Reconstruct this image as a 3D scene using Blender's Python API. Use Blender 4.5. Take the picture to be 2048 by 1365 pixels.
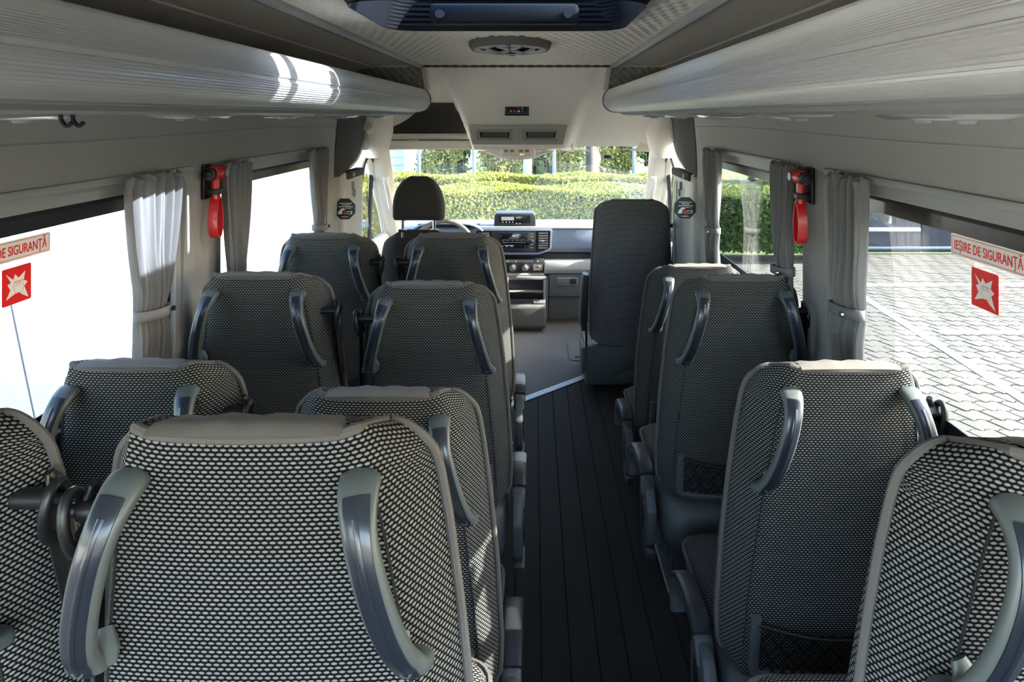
import bpy, bmesh, math, random
from mathutils import Vector, Matrix
random.seed(7)
sc = bpy.context.scene
for o in list(bpy.data.objects): bpy.data.objects.remove(o)
COL = sc.collection
R_ = math.radians
# ------------------------------------------------------------------ camera
F, CX, CY = 1365.0, 1024.0, 682.5
VP = (1068.0, 232.0)
CAM = Vector((0.09, 0.0, 1.75))
# upright camera: the photograph has parallel verticals, so the lens is shifted instead of tilted
cd = bpy.data.cameras.new('camera'); cam = bpy.data.objects.new('camera', cd); COL.objects.link(cam)
cd.sensor_width = 36; cd.lens = 36*F/2048; cd.clip_start = .02; cd.clip_end = 300
cd.shift_x = (CX-VP[0])/2048; cd.shift_y = -(CY-VP[1])/2048
cam.location = CAM; cam.rotation_euler = (math.pi/2, 0, 0)
sc.camera = cam
def at(x, y, X=None, Y=None, Z=None):
    d = Vector(((x-VP[0])/F, 1, -(y-VP[1])/F))
    if X is not None: t = (X-CAM.x)/d.x
    elif Y is not None: t = (Y-CAM.y)/d.y
    else: t = (Z-CAM.z)/d.z
    return CAM + d*t
# ------------------------------------------------------------------ world, sun, exposure
SUN_EL, SUN_AZ = 32.0, 3.0          # sun stands on the right of the bus, a little behind
w = bpy.data.worlds.new('sky'); sc.world = w; w.use_nodes = True
nt = w.node_tree; bg = nt.nodes['Background']
sky = nt.nodes.new('ShaderNodeTexSky'); sky.sky_type = 'NISHITA'; sky.sun_disc = False
sky.sun_elevation = R_(SUN_EL); sky.sun_rotation = R_(90+SUN_AZ)
sky.air_density = 1.0; sky.dust_density = 2.0; sky.ozone_density = 1.0
nt.links.new(sky.outputs[0], bg.inputs[0]); bg.inputs[1].default_value = 0.44
sl = bpy.data.lights.new('sun', 'SUN'); sl.energy = 8.5; sl.angle = R_(0.6); sl.color = (1, .955, .88)
sun = bpy.data.objects.new('sun', sl); COL.objects.link(sun)
_s = Vector((math.cos(R_(SUN_EL))*math.cos(R_(SUN_AZ)), -math.cos(R_(SUN_EL))*math.sin(R_(SUN_AZ)), math.sin(R_(SUN_EL))))
sun.rotation_euler = _s.to_track_quat('Z', 'Y').to_euler(); sun.location = (8, -1, 8)
sc.view_settings.view_transform = 'Standard'; sc.view_settings.look = 'None'; sc.view_settings.gamma = 1
sc.view_settings.use_curve_mapping = False
sc.view_settings.exposure = 3.0
# ------------------------------------------------------------------ materials
def lin(c):
    return tuple((v/12.92 if v <= .04045 else ((v+.055)/1.055)**2.4) for v in (c[0]/255., c[1]/255., c[2]/255.)) + (1,)
MATS = {}
def mat(name, col, rough=.6, metal=0., var=0., vscale=6., bump=0., bscale=300., spec=.5, emit=None, estr=0., trans=0., sheen=0., clear=0.):
    m = bpy.data.materials.new(name); m.use_nodes = True; MATS[name] = m
    n = m.node_tree.nodes; l = m.node_tree.links; b = n['Principled BSDF']
    c = lin(col); b.inputs['Base Color'].default_value = c
    b.inputs['Roughness'].default_value = rough; b.inputs['Metallic'].default_value = metal
    b.inputs['Specular IOR Level'].default_value = spec
    if sheen: b.inputs['Sheen Weight'].default_value = sheen
    if clear: b.inputs['Coat Weight'].default_value = clear
    tc = n.new('ShaderNodeTexCoord')
    nz = n.new('ShaderNodeTexNoise'); nz.inputs['Scale'].default_value = vscale; nz.inputs['Detail'].default_value = 3
    l.new(tc.outputs['Object'], nz.inputs['Vector'])
    v = max(var, .02)
    mx = n.new('ShaderNodeMix'); mx.data_type = 'RGBA'
    mx.inputs['A'].default_value = tuple(x*(1-v) for x in c[:3])+(1,); mx.inputs['B'].default_value = tuple(min(1, x*(1+v)) for x in c[:3])+(1,)
    l.new(nz.outputs['Fac'], mx.inputs['Factor']); l.new(mx.outputs['Result'], b.inputs['Base Color'])
    if bump:
        n2 = n.new('ShaderNodeTexNoise'); n2.inputs['Scale'].default_value = bscale; n2.inputs['Detail'].default_value = 2
        l.new(tc.outputs['Object'], n2.inputs['Vector'])
        bp = n.new('ShaderNodeBump'); bp.inputs['Strength'].default_value = bump; bp.inputs['Distance'].default_value = .002
        l.new(n2.outputs['Fac'], bp.inputs['Height']); l.new(bp.outputs[0], b.inputs['Normal'])
    if emit:
        b.inputs['Emission Color'].default_value = lin(emit); b.inputs['Emission Strength'].default_value = estr
    if trans:
        t = n.new('ShaderNodeBsdfTranslucent'); l.new(mx.outputs['Result'], t.inputs['Color'])
        ms = n.new('ShaderNodeMixShader'); ms.inputs[0].default_value = trans
        l.new(b.outputs[0], ms.inputs[1]); l.new(t.outputs[0], ms.inputs[2]); l.new(ms.outputs[0], n['Material Output'].inputs[0])
    return m
def mesh_fabric(name, white, black, pu=.0077, pv=.0046, ax=.40, ay=.33):
    m = bpy.data.materials.new(name); m.use_nodes = True; MATS[name] = m
    n = m.node_tree.nodes; l = m.node_tree.links; b = n['Principled BSDF']
    b.inputs['Roughness'].default_value = .8; b.inputs['Specular IOR Level'].default_value = .12
    uv = n.new('ShaderNodeUVMap'); sp = n.new('ShaderNodeSeparateXYZ'); l.new(uv.outputs[0], sp.inputs[0])
    def M(op, a, b_=None):
        k = n.new('ShaderNodeMath'); k.operation = op
        for i, v in enumerate((a, b_)):
            if v is None: continue
            if isinstance(v, (int, float)): k.inputs[i].default_value = v
            else: l.new(v, k.inputs[i])
        return k.outputs[0]
    vv = M('DIVIDE', sp.outputs[1], pv); row = M('FLOOR', vv); fy = M('SUBTRACT', M('SUBTRACT', vv, row), .5)
    par = M('MULTIPLY', M('FRACT', M('MULTIPLY', row, .5)), 1.0)
    uu = M('ADD', M('DIVIDE', sp.outputs[0], pu), par); fx = M('SUBTRACT', M('FRACT', uu), .5)
    d = M('ADD', M('POWER', M('ABSOLUTE', M('DIVIDE', fx, ax)), 2.0), M('POWER', M('ABSOLUTE', M('DIVIDE', fy, ay)), 1.6))
    mr = n.new('ShaderNodeMapRange'); mr.interpolation_type = 'SMOOTHSTEP'
    mr.inputs['From Min'].default_value = 1.15; mr.inputs['From Max'].default_value = .30
    l.new(d, mr.inputs['Value'])
    mx = n.new('ShaderNodeMix'); mx.data_type = 'RGBA'; mx.inputs['A'].default_value = lin(black); mx.inputs['B'].default_value = lin(white)
    l.new(mr.outputs[0], mx.inputs['Factor']); l.new(mx.outputs['Result'], b.inputs['Base Color'])
    bp = n.new('ShaderNodeBump'); bp.inputs['Strength'].default_value = .5; bp.inputs['Distance'].default_value = .0012
    l.new(mr.outputs[0], bp.inputs['Height']); l.new(bp.outputs[0], b.inputs['Normal'])
    return m
def glass(name, tint=(1, 1, 1), refl=.09):
    m = bpy.data.materials.new(name); m.use_nodes = True; MATS[name] = m
    n = m.node_tree.nodes; l = m.node_tree.links
    n.remove(n['Principled BSDF'])
    t = n.new('ShaderNodeBsdfTransparent'); t.inputs[0].default_value = tuple(tint)+(1,)
    g = n.new('ShaderNodeBsdfGlossy'); g.inputs['Roughness'].default_value = .0
    lw = n.new('ShaderNodeFresnel'); lw.inputs['IOR'].default_value = 1.5
    ge = n.new('ShaderNodeNewGeometry'); mm = n.new('ShaderNodeMath'); mm.operation = 'MULTIPLY_ADD'
    mm.inputs[1].default_value = 1/1.5-1.5; mm.inputs[2].default_value = 1.5
    l.new(ge.outputs['Backfacing'], mm.inputs[0]); l.new(mm.outputs[0], lw.inputs['IOR'])
    ms = n.new('ShaderNodeMixShader'); l.new(lw.outputs[0], ms.inputs[0]); l.new(t.outputs[0], ms.inputs[1]); l.new(g.outputs[0], ms.inputs[2])
    l.new(ms.outputs[0], n['Material Output'].inputs[0])
    return m
def leaf(name, cols, trans=.3):
    m = mat(name, cols[0], .75, trans=trans, spec=.12)
    n = m.node_tree.nodes; l = m.node_tree.links
    ge = n.new('ShaderNodeNewGeometry'); cr = n.new('ShaderNodeValToRGB')
    e = cr.color_ramp.elements
    e[0].color = lin(cols[0]); e[1].color = lin(cols[-1])
    for i, c in enumerate(cols[1:-1]):
        k = e.new((i+1)/(len(cols)-1)); k.color = lin(c)
    l.new(ge.outputs['Random Per Island'], cr.inputs[0])
    for lk in list(l):
        if lk.to_socket.name in ('Base Color',) or (lk.to_node.type == 'BSDF_TRANSLUCENT' and lk.to_socket.name == 'Color'):
            s = lk.to_socket; l.remove(lk); l.new(cr.outputs[0], s)
    return m
mesh_fabric('mesh_cover', (122, 122, 119), (7, 6, 6), .0082, .0050, .45, .37)
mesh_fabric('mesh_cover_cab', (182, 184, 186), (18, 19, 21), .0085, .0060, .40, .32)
mat('piping', (84, 80, 76), .8, bump=.3, bscale=500)
mat('band', (106, 101, 95), .75, var=.05, bump=.2, bscale=400)
mat('seam', (14, 14, 14), .8)
mat('shell', (72, 76, 75), .55, var=.04, bump=.25, bscale=700)
mat('handle_shell', (78, 84, 83), .42, var=.03)
mat('handle_insert', (32, 37, 46), .3, var=.05, clear=.2)
mat('bolt', (112, 117, 118), .35, metal=.6)
mat('black_plastic', (22, 23, 25), .4)
mat('black_rubber', (16, 17, 18), .6)
mat('black_pad', (36, 37, 41), .5, bump=.2)
mat('belt', (20, 20, 22), .7, bump=.4, bscale=900)
mat('red_plastic', (200, 22, 26), .35, clear=.2)
mat('leg_metal', (84, 89, 90), .5, metal=.2)
mat('wall_fabric', (152, 151, 147), .95, var=.04, vscale=3, bump=.35, bscale=900)
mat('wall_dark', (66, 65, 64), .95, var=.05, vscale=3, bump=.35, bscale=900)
mat('pillar_plastic', (172, 174, 174), .5, var=.02)
mat('white_plastic', (226, 222, 212), .55, var=.02)
mat('headliner', (238, 232, 220), .95, var=.03, vscale=4, bump=.3, bscale=800)
mat('ceiling_fabric', (224, 218, 205), .9, var=.03, vscale=4, bump=.25, bscale=700)
mat('side_ceiling', (204, 196, 183), .9, var=.06, vscale=3, bump=.2, bscale=500)
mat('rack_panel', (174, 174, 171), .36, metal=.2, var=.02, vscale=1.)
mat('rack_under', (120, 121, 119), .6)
mat('quilt', (150, 146, 137), .85, bump=.2, bscale=500)
mat('clear_plastic', (138, 141, 141), .2, spec=.8)
mat('aluminium', (190, 193, 196), .35, metal=.9, bump=.1, bscale=200)
mat('frame_grey', (150, 151, 149), .5)
mat('frit', (14, 16, 19), .3)
mat('curtain', (130, 129, 129), .85, var=.05, vscale=30, bump=.5, bscale=1200, trans=.18)
mat('floor_strip', (34, 31, 28), .75, spec=.2, var=.12, vscale=60, bump=.4, bscale=400)
mat('floor_groove', (22, 21, 20), .8)
mat('cab_carpet', (92, 90, 88), .9, var=.08, vscale=40, bump=.4, bscale=500)
mat('hatch_black', (13, 15, 19), .6, spec=.15)
mat('vent_grey', (170, 168, 160), .6)
mat('vent_ring', (92, 88, 84), .8)
mat('dark_hole', (10, 10, 9), .9, spec=.1)
mat('dash_dark', (100, 111, 128), .6, var=.04, bump=.3, bscale=900)
mat('dash_black', (30, 32, 35), .4)
mat('dash_light', (150, 148, 143), .6, var=.03)
mat('dash_lower', (92, 90, 87), .65, var=.04, bump=.3, bscale=900)
mat('dash_top', (110, 112, 112), .5)
mat('chrome', (205, 207, 210), .2, metal=1.)
mat('screen', (18, 19, 22), .15, spec=.6)
mat('screen_text', (225, 228, 232), .5, emit=(225, 228, 232), estr=.15)
mat('screen_blue', (60, 90, 190), .5, emit=(60, 90, 200), estr=.25)
mat('amber', (240, 120, 40), .5, emit=(240, 120, 40), estr=.6)
mat('driver_fabric', (50, 47, 46), .9, var=.1, vscale=200, bump=.4, bscale=900)
mat('sticker_white', (235, 232, 224), .4)
mat('sticker_red', (232, 30, 26), .4)
mat('tag_black', (26, 27, 27), .5)
mat('tag_white', (225, 225, 222), .5)
mat('paver', (90, 88, 82), .85, var=.12, vscale=2.5, bump=.5, bscale=120)
mat('paver_joint', (40, 40, 33), .95, var=.2, vscale=8)
mat('paint_white', (176, 176, 172), .7, var=.05, vscale=20)
mat('soil', (96, 104, 66), .95, var=.3, vscale=3)
mat('panel_white', (246, 246, 244), .5)
mat('hedge_core', (40, 52, 22), .95, var=.3)
mat('bark_birch', (186, 186, 180), .85, var=.3, vscale=12, bump=.5, bscale=40)
mat('bark_dark', (74, 72, 70), .9, var=.3, vscale=12, bump=.6, bscale=40)
mat('fence_grey', (128, 138, 148), .5)
mat('wire', (104, 110, 96), .5)
mat('siding', (196, 208, 222), .6, var=.03)
mat('house_trim', (236, 240, 244), .6)
mat('house_pane', (60, 74, 90), .15)
mat('dark_fence', (52, 58, 68), .6, var=.1)
leaf('leaf_hedge', [(84, 100, 44), (118, 132, 58), (146, 154, 74), (180, 176, 100), (110, 126, 54), (166, 142, 80)], .35)
leaf('leaf_dark', [(34, 54, 26), (58, 82, 38), (82, 104, 50), (48, 70, 34)], .25)
leaf('leaf_shrub', [(84, 102, 66), (132, 152, 98), (172, 178, 112), (196, 160, 96), (108, 130, 88), (196, 206, 164)], .35)
glass('pane', (.605, .62, .615)); glass('pane_front', (.43, .445, .43)); glass('pane_hatch', (.56, .61, .68))
# ------------------------------------------------------------------ mesh builder
class MB:
    def __init__(s): s.v = []; s.f = []; s.uv = {}
    def vert(s, p): s.v.append(tuple(p)); return len(s.v)-1
    def face(s, pts): s.f.append(tuple(s.vert(p) for p in pts))
    def quad(s, a, b, c, d): s.face((a, b, c, d))
    def box(s, c, d, m=None):
        i0 = len(s.v)
        for x in (-.5, .5):
            for y in (-.5, .5):
                for z in (-.5, .5):
                    p = Vector((x*d[0], y*d[1], z*d[2]))
                    if m: p = m @ p
                    s.v.append(tuple(p+Vector(c)))
        for q in ((0, 1, 3, 2), (4, 6, 7, 5), (0, 4, 5, 1), (2, 3, 7, 6), (0, 2, 6, 4), (1, 5, 7, 3)): s.f.append(tuple(i0+k for k in q))
        return s
    def b2(s, lo, hi):
        return s.box([(a+b)/2 for a, b in zip(lo, hi)], [b-a for a, b in zip(lo, hi)])
    def loft(s, rings, closed=True, cap=True, uvs=None):
        i0 = len(s.v); n = len(rings[0])
        for r in rings:
            for p in r: s.v.append(tuple(p))
        for i in range(len(rings)-1):
            for j in range(n if closed else n-1):
                k = (j+1) % n
                f = (i0+i*n+j, i0+i*n+k, i0+(i+1)*n+k, i0+(i+1)*n+j)
                s.f.append(f)
        if uvs:
            for i, r in enumerate(uvs):
                for j, q in enumerate(r): s.uv[i0+i*n+j] = q
        if cap and closed:
            s.f.append(tuple(i0+j for j in range(n))[::-1]); b = i0+(len(rings)-1)*n
            s.f.append(tuple(b+j for j in range(n)))
        return s
    def tube(s, path, r, n=8, closed=False):
        path = [Vector(p) for p in path]; rings = []; up = Vector((.13, .31, .94)).normalized(); N = len(path)
        prev = None
        for i, p in enumerate(path):
            if closed: t = path[(i+1) % N]-path[i-1]
            else: t = path[min(i+1, N-1)]-path[max(i-1, 0)]
            t.normalize()
            if prev is None:
                a = t.cross(up)
                if a.length < .05: a = t.cross(Vector((1, 0, 0)))
                a.normalize()
            else:
                a = prev - t*prev.dot(t); a.normalize()
            prev = a; b = t.cross(a)
            rr = r[i] if isinstance(r, (list, tuple)) else r
            rings.append([p+a*(rr*math.cos(2*math.pi*k/n))+b*(rr*math.sin(2*math.pi*k/n)) for k in range(n)])
        if closed: rings.append(rings[0]); s.loft(rings, cap=False)
        else: s.loft(rings)
        return s
    def sweep(s, path, side, hw, hh, n=12, p=2.6):
        """swept rounded section; side = lateral direction, hw/hh half width and half height (number or list)"""
        path = [Vector(q) for q in path]; side = Vector(side); rings = []; N = len(path)
        for i, q in enumerate(path):
            t = (path[min(i+1, N-1)]-path[max(i-1, 0)]).normalized()
            a = (side-t*side.dot(t)).normalized(); b = t.cross(a)
            A = hw[i] if isinstance(hw, (list, tuple)) else hw; B = hh[i] if isinstance(hh, (list, tuple)) else hh
            ring = []
            for k in range(n):
                th = 2*math.pi*(k+.5)/n; c, d = math.cos(th), math.sin(th)
                ring.append(q + a*(A*math.copysign(abs(c)**(2/p), c)) + b*(B*math.copysign(abs(d)**(2/p), d)))
            rings.append(ring)
        return s.loft(rings)
    def prism(s, pts, axis, lo, hi):
        """pts: polygon in the two other axes (cyclic order), extruded from lo to hi along axis"""
        def mk(u, v, h): return {'x': (h, u, v), 'y': (u, h, v), 'z': (u, v, h)}[axis]
        i0 = len(s.v); n = len(pts)
        for h in (lo, hi):
            for u, v in pts: s.v.append(mk(u, v, h))
        for j in range(n):
            k = (j+1) % n; s.f.append((i0+j, i0+k, i0+n+k, i0+n+j))
        s.f.append(tuple(i0+j for j in range(n))[::-1]); s.f.append(tuple(i0+n+j for j in range(n)))
        return s
    def cyl(s, c, r, h, axis='z', n=20, r2=None):
        r2 = r if r2 is None else r2; c = Vector(c); rings = []
        for hh, rr in ((-h/2, r), (h/2, r2)):
            ring = []
            for k in range(n):
                a = 2*math.pi*k/n; u, v = rr*math.cos(a), rr*math.sin(a)
                ring.append(c+Vector({'x': (hh, u, v), 'y': (u, hh, v), 'z': (u, v, hh)}[axis]))
            rings.append(ring)
        return s.loft(rings)
    def xform(s, fn): s.v = [tuple(fn(Vector(p))) for p in s.v]; return s
    def mesh(s, name, m, bevel=0, seg=2, smooth=True, angle=35, weld=False):
        me = bpy.data.meshes.new(name); me.from_pydata(s.v, [], s.f); me.validate()
        if s.uv:
            ul = me.uv_layers.new(name='UVMap')
            for lp in me.loops:
                ul.data[lp.index].uv = s.uv.get(lp.vertex_index, (0, 0))
        bm = bmesh.new(); bm.from_mesh(me)
        if weld: bmesh.ops.remove_doubles(bm, verts=bm.verts, dist=1e-5)
        bmesh.ops.recalc_face_normals(bm, faces=bm.faces)
        if bevel:
            ed = [e for e in bm.edges if len(e.link_faces) == 2 and e.calc_face_angle(0) > R_(30)]
            bmesh.ops.bevel(bm, geom=ed, offset=bevel, segments=seg, affect='EDGES', profile=.5, clamp_overlap=True)
        if smooth:
            for f in bm.faces: f.smooth = True
            for e in bm.edges:
                if len(e.link_faces) == 2 and e.calc_face_angle(0) > R_(angle): e.smooth = False
        bm.to_mesh(me); bm.free()
        me.materials.append(MATS[m] if isinstance(m, str) else m)
        return me
    def obj(s, name, m, parent=None, **k):
        return put(name, s.mesh(name, m, **k), parent)
def put(name, me, parent=None, world=True):
    o = bpy.data.objects.new(name, me); COL.objects.link(o)
    if parent is not None:
        o.parent = parent
        if world:                      # mesh data are in world coordinates
            p = parent; off = Vector((0, 0, 0))
            while p is not None: off += p.location; p = p.parent
            o.location = -off
    return o
def tag(o, label, cat, group=None):
    o['label'] = label; o['category'] = cat
    if group: o['group'] = group
    return o
def struct(o, label=None, cat=None):
    o['kind'] = 'structure'
    if label: o['label'] = label
    if cat: o['category'] = cat
    return o
def thing(name, loc, label, cat, group=None):
    e = bpy.data.objects.new(name, None); COL.objects.link(e); e.location = loc; e.empty_display_size = .05
    return tag(e, label, cat, group)
def text_mesh(txt, size, m, squeeze=1.0, depth=.0003, align='LEFT'):
    c = bpy.data.curves.new('lettering', 'FONT'); c.body = txt; c.size = size; c.extrude = depth; c.offset = size*.012; c.align_x = align
    o = bpy.data.objects.new('lettering_tmp', c); COL.objects.link(o)
    dg = bpy.context.evaluated_depsgraph_get()
    me = bpy.data.meshes.new_from_object(o.evaluated_get(dg)); bpy.data.objects.remove(o)
    for v in me.vertices: v.co.x *= squeeze
    me.materials.clear(); me.materials.append(MATS[m]); return me
def rrect(w, h, r, n=4, cx=0, cy=0):
    pts = []
    for (sx, sy, a0) in ((1, 1, 0), (-1, 1, 90), (-1, -1, 180), (1, -1, 270)):
        for k in range(n+1):
            a = R_(a0+90*k/n); pts.append((cx+sx*(w/2-r)+r*math.cos(a), cy+sy*(h/2-r)+r*math.sin(a)))
    return pts
def sstep(a, b, x):
    t = max(0, min(1, (x-a)/(b-a))); return t*t*(3-2*t)
def interp(tab, x):
    if x <= tab[0][0]: return tab[0][1]
    for (a, p), (b, q) in zip(tab, tab[1:]):
        if x <= b: return p+(q-p)*(x-a)/(b-a)
    return tab[-1][1]
def smoothpath(pts, n=6):
    P = [Vector(p) for p in pts]; out = []
    for i in range(len(P)-1):
        p0 = P[max(i-1, 0)]; p1 = P[i]; p2 = P[i+1]; p3 = P[min(i+2, len(P)-1)]
        for k in range(n):
            t = k/n
            out.append(.5*((2*p1)+(p2-p0)*t+(2*p0-5*p1+4*p2-p3)*t*t+(-p0+3*p1-3*p2+p3)*t**3))
    out.append(P[-1]); return out
# ================================================================== THE BUS SHELL
try: sc.cycles.diffuse_bounces = 8
except Exception: pass
FZ = .25                              # floor level
YB, YF = -.40, 3.34                  # rear opening, front end of the passenger walls
WP = [(.25, .905), (1.0, .900), (1.6, .882), (1.78, .865), (1.90, .83)]     # half width of the inner wall over height
def wx(z): return interp(WP, z)
T0 = at(1050, 800, Z=FZ); T1 = at(1165, 757, Z=FZ); TS = (T1.y-T0.y)/(T1.x-T0.x)
def thr(x): return max(3.3, min(4.1, T0.y+(x-T0.x)*TS))
# floor: dark vinyl laid in strips
fl = MB(); fl.b2((-.93, YB, FZ-.06), (.93, 5.35, FZ-.012))
floor = struct(fl.obj('floor', 'floor_groove'), 'dark ribbed vinyl floor of the aisle', 'floor')
SW = .08
k = -11
while k < 11:
    x0 = k*SW+.03+.0011; x1 = (k+1)*SW+.03-.0011; x0 = max(x0, -.9); x1 = min(x1, .9)
    m = MB(); p = [(x0, YB), (x1, YB), (x1, thr(x1)-.02), (x0, thr(x0)-.02)]
    m.prism(p, 'z', FZ-.012, FZ); m.obj('floor_strip', 'floor_strip', floor, bevel=.001, seg=1)
    k += 1
cab = MB()
cab.prism([(-.9, thr(-.9)+.02), (.0, thr(0)+.02), (.36, thr(.36)+.02), (.9, thr(.9)+.02), (.9, 5.3), (-.9, 5.3)], 'z', FZ-.012, FZ-.003)
cabo = struct(cab.obj('floor', 'cab_carpet', bevel=.003), 'grey carpeted floor of the driver cab', 'floor')
# hatch lid in the cab floor
lid = MB(); a = at(1128, 668, Z=FZ); b = at(1150, 715, Z=FZ)
lid.prism(rrect(.16, .34, .04, cx=a.x+.09, cy=(a.y+b.y)/2-.12), 'z', FZ-.003, FZ+.004); lo_ = lid.obj('floor_hatch_lid', 'cab_carpet', cabo, bevel=.002)
lid = MB(); lid.prism(rrect(.045, .02, .008, cx=a.x+.07, cy=(a.y+b.y)/2-.24), 'z', FZ+.004, FZ+.008); lid.obj('lid_catch', 'black_plastic', cabo)
# aluminium threshold strip
dirv = Vector((1, TS, 0)).normalized(); nrm = Vector((-dirv.y, dirv.x, 0))
ts = MB()
A = Vector((T0.x, T0.y, 0))-dirv*.15; B = Vector((T1.x, T1.y, 0))+dirv*.15
for i in range(5):
    o0 = -.02+i*.009
    q = [A+nrm*o0, B+nrm*o0, B+nrm*(o0+.0075), A+nrm*(o0+.0075)]
    ts.prism([(v.x, v.y) for v in q], 'z', FZ-.002, FZ+(.006 if i % 2 else .0045))
struct(ts.obj('trim_1', 'aluminium'), 'ribbed aluminium strip edging the floor step before the cab', 'trim')
# podium under the rearmost row
for sx, lab in ((-1, 'left'), (1, 'right')):
    m = MB(); xa, xb = sorted((sx*.905, (.03 if sx < 0 else .45)*1.0))
    m.b2((xa, YB, FZ+.0005), (xb, 1.0, FZ+.12)); struct(m.obj('floor', 'floor_strip', bevel=.006), 'raised dark step below the rearmost seats on the %s' % lab, 'floor')
# side walls with two window openings each
HZ0, HZ1 = 1.06, 1.592
HOLS = {-1: [(-.34, 1.91), (2.12, 3.24)], 1: [(-.34, 1.87), (2.02, 3.22)]}
def side_wall(sx, name):
    m = MB(); HOLES = HOLS[sx]; YF = 3.455 if sx < 0 else 3.35
    ys = [YB, HOLES[0][0], HOLES[0][1], HOLES[1][0], HOLES[1][1], YF]
    zs = [FZ-.02, .6, 1.0, HZ0, HZ1, 1.69, 1.78, 1.90]
    def P(y, z, d=0): return (sx*(wx(z)+d), y, z)
    def hole(i, j): return i in (1, 3) and j == 3
    for i in range(5):
        ysub = [ys[i]+(ys[i+1]-ys[i])*t/4 for t in range(5)]
        for j in range(len(zs)-1):
            if hole(i, j): continue
            for t in range(4):
                m.quad(P(ysub[t], zs[j]), P(ysub[t+1], zs[j]), P(ysub[t+1], zs[j+1]), P(ysub[t], zs[j+1]))
                m.quad(P(ysub[t], zs[j], .06), P(ysub[t+1], zs[j], .06), P(ysub[t+1], zs[j+1], .06), P(ysub[t], zs[j+1], .06))
    for (y0, y1) in HOLES:           # reveals and rounded corners
        r = .05; cs = []
        for (cy, cz, a0) in ((y1-r, HZ1-r, 0), (y0+r, HZ1-r, 90), (y0+r, HZ0+r, 180), (y1-r, HZ0+r, 270)):
            arc = [(cy+r*math.cos(R_(a0+15*q)), cz+r*math.sin(R_(a0+15*q))) for q in range(7)]
            corner = (y1 if a0 in (0, 270) else y0, HZ1 if a0 in (0, 90) else HZ0)
            for q in range(6):
                m.face([P(*corner), P(*arc[q]), P(*arc[q+1])])
            cs += arc
        for q in range(len(cs)):
            a, b = cs[q], cs[(q+1) % len(cs)]
            m.quad(P(*a), P(*b), P(*b, .06), P(*a, .06))
    m.quad(P(YB, FZ), P(YB, 1.9), P(YB, 1.9, .06), P(YB, FZ, .06))
    o = m.obj(name, 'wall_fabric', weld=True, angle=50)
    return struct(o, 'grey felt lined side wall with two curtained windows, %s of the aisle' % ('left' if sx < 0 else 'right'), 'wall')
wall_l = side_wall(-1, 'wall_left'); wall_r = side_wall(1, 'wall_right')
# soft crease along the wall above the windows
for sx, wo in ((-1, wall_l), (1, wall_r)):
    m = MB(); m.tube([(sx*(wx(1.70)+.0015), YB+t*(YF-YB)/10, 1.70+.006*math.sin(t)) for t in range(11)], .004, 6)
    m.obj('crease', 'wall_fabric', wo)
# windows: light grey inner frame, black edge band, pane
def window(name, sx, y0, y1, label):
    t = thing(name, (sx*.93, (y0+y1)/2, HZ0), label, 'window'); t['kind'] = 'structure'
    def ring(m, X0, X1, a, b):       # ring between rectangles inset a and b
        outer = rrect(y1-y0-2*a, HZ1-HZ0-2*a, .045, 5, (y0+y1)/2, (HZ0+HZ1)/2); inner = rrect(y1-y0-2*b, HZ1-HZ0-2*b, .04, 5, (y0+y1)/2, (HZ0+HZ1)/2)
        n = len(outer)
        for q in range(n):
            k = (q+1) % n
            pts = [outer[q], outer[k], inner[k], inner[q]]
            m.quad(*[(sx*X0, u, v) for u, v in pts]); m.quad(*[(sx*X1, u, v) for u, v in pts])
            m.quad((sx*X0, *inner[q]), (sx*X0, *inner[k]), (sx*X1, *inner[k]), (sx*X1, *inner[q]))
            m.quad((sx*X0, *outer[q]), (sx*X0, *outer[k]), (sx*X1, *outer[k]), (sx*X1, *outer[q]))
    m = MB(); ring(m, .897, .912, .000, .032); m.obj('window_frame', 'frame_grey', t, weld=True, bevel=.002, seg=1)
    m = MB(); ring(m, .912, .921, .022, .044); m.obj('rubber_seal', 'black_rubber', t, weld=True)
    m = MB(); ring(m, .9225, .9245, .02, .075); m.obj('black_edge_band', 'frit', t, weld=True)
    m = MB(); m.prism(rrect(y1-y0-.03, HZ1-HZ0-.03, .045, 5, (y0+y1)/2, (HZ0+HZ1)/2), 'x', sx*.925, sx*.929)
    m.obj('pane', 'pane', t, smooth=False)
    return t
window('window_1', -1, *HOLS[-1][0], 'side window facing the white panel wall with exit stickers on its pane')
window('window_2', -1, *HOLS[-1][1], 'side window facing the white panel wall, behind the driver\'s seat')
window('window_3', 1, *HOLS[1][0], 'side window facing the paved lot with exit stickers on its pane')
window('window_4', 1, *HOLS[1][1], 'side window looking onto the dark hedge, beside the grey felt pillar')
# rear doors behind the last row, with the large rear window
m = MB()
for lo, hi in (((-.93, -.45, FZ-.02), (.93, YB, 1.02)), ((-.93, -.45, 1.70), (.93, YB, 2.085)), ((-.93, -.45, 1.02), (-.80, YB, 1.70)), ((.80, -.45, 1.02), (.93, YB, 1.70))): m.b2(lo, hi)
struct(m.obj('wall_rear', 'wall_dark', smooth=False), 'rear doors with a wide window behind the last row', 'wall')
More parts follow.
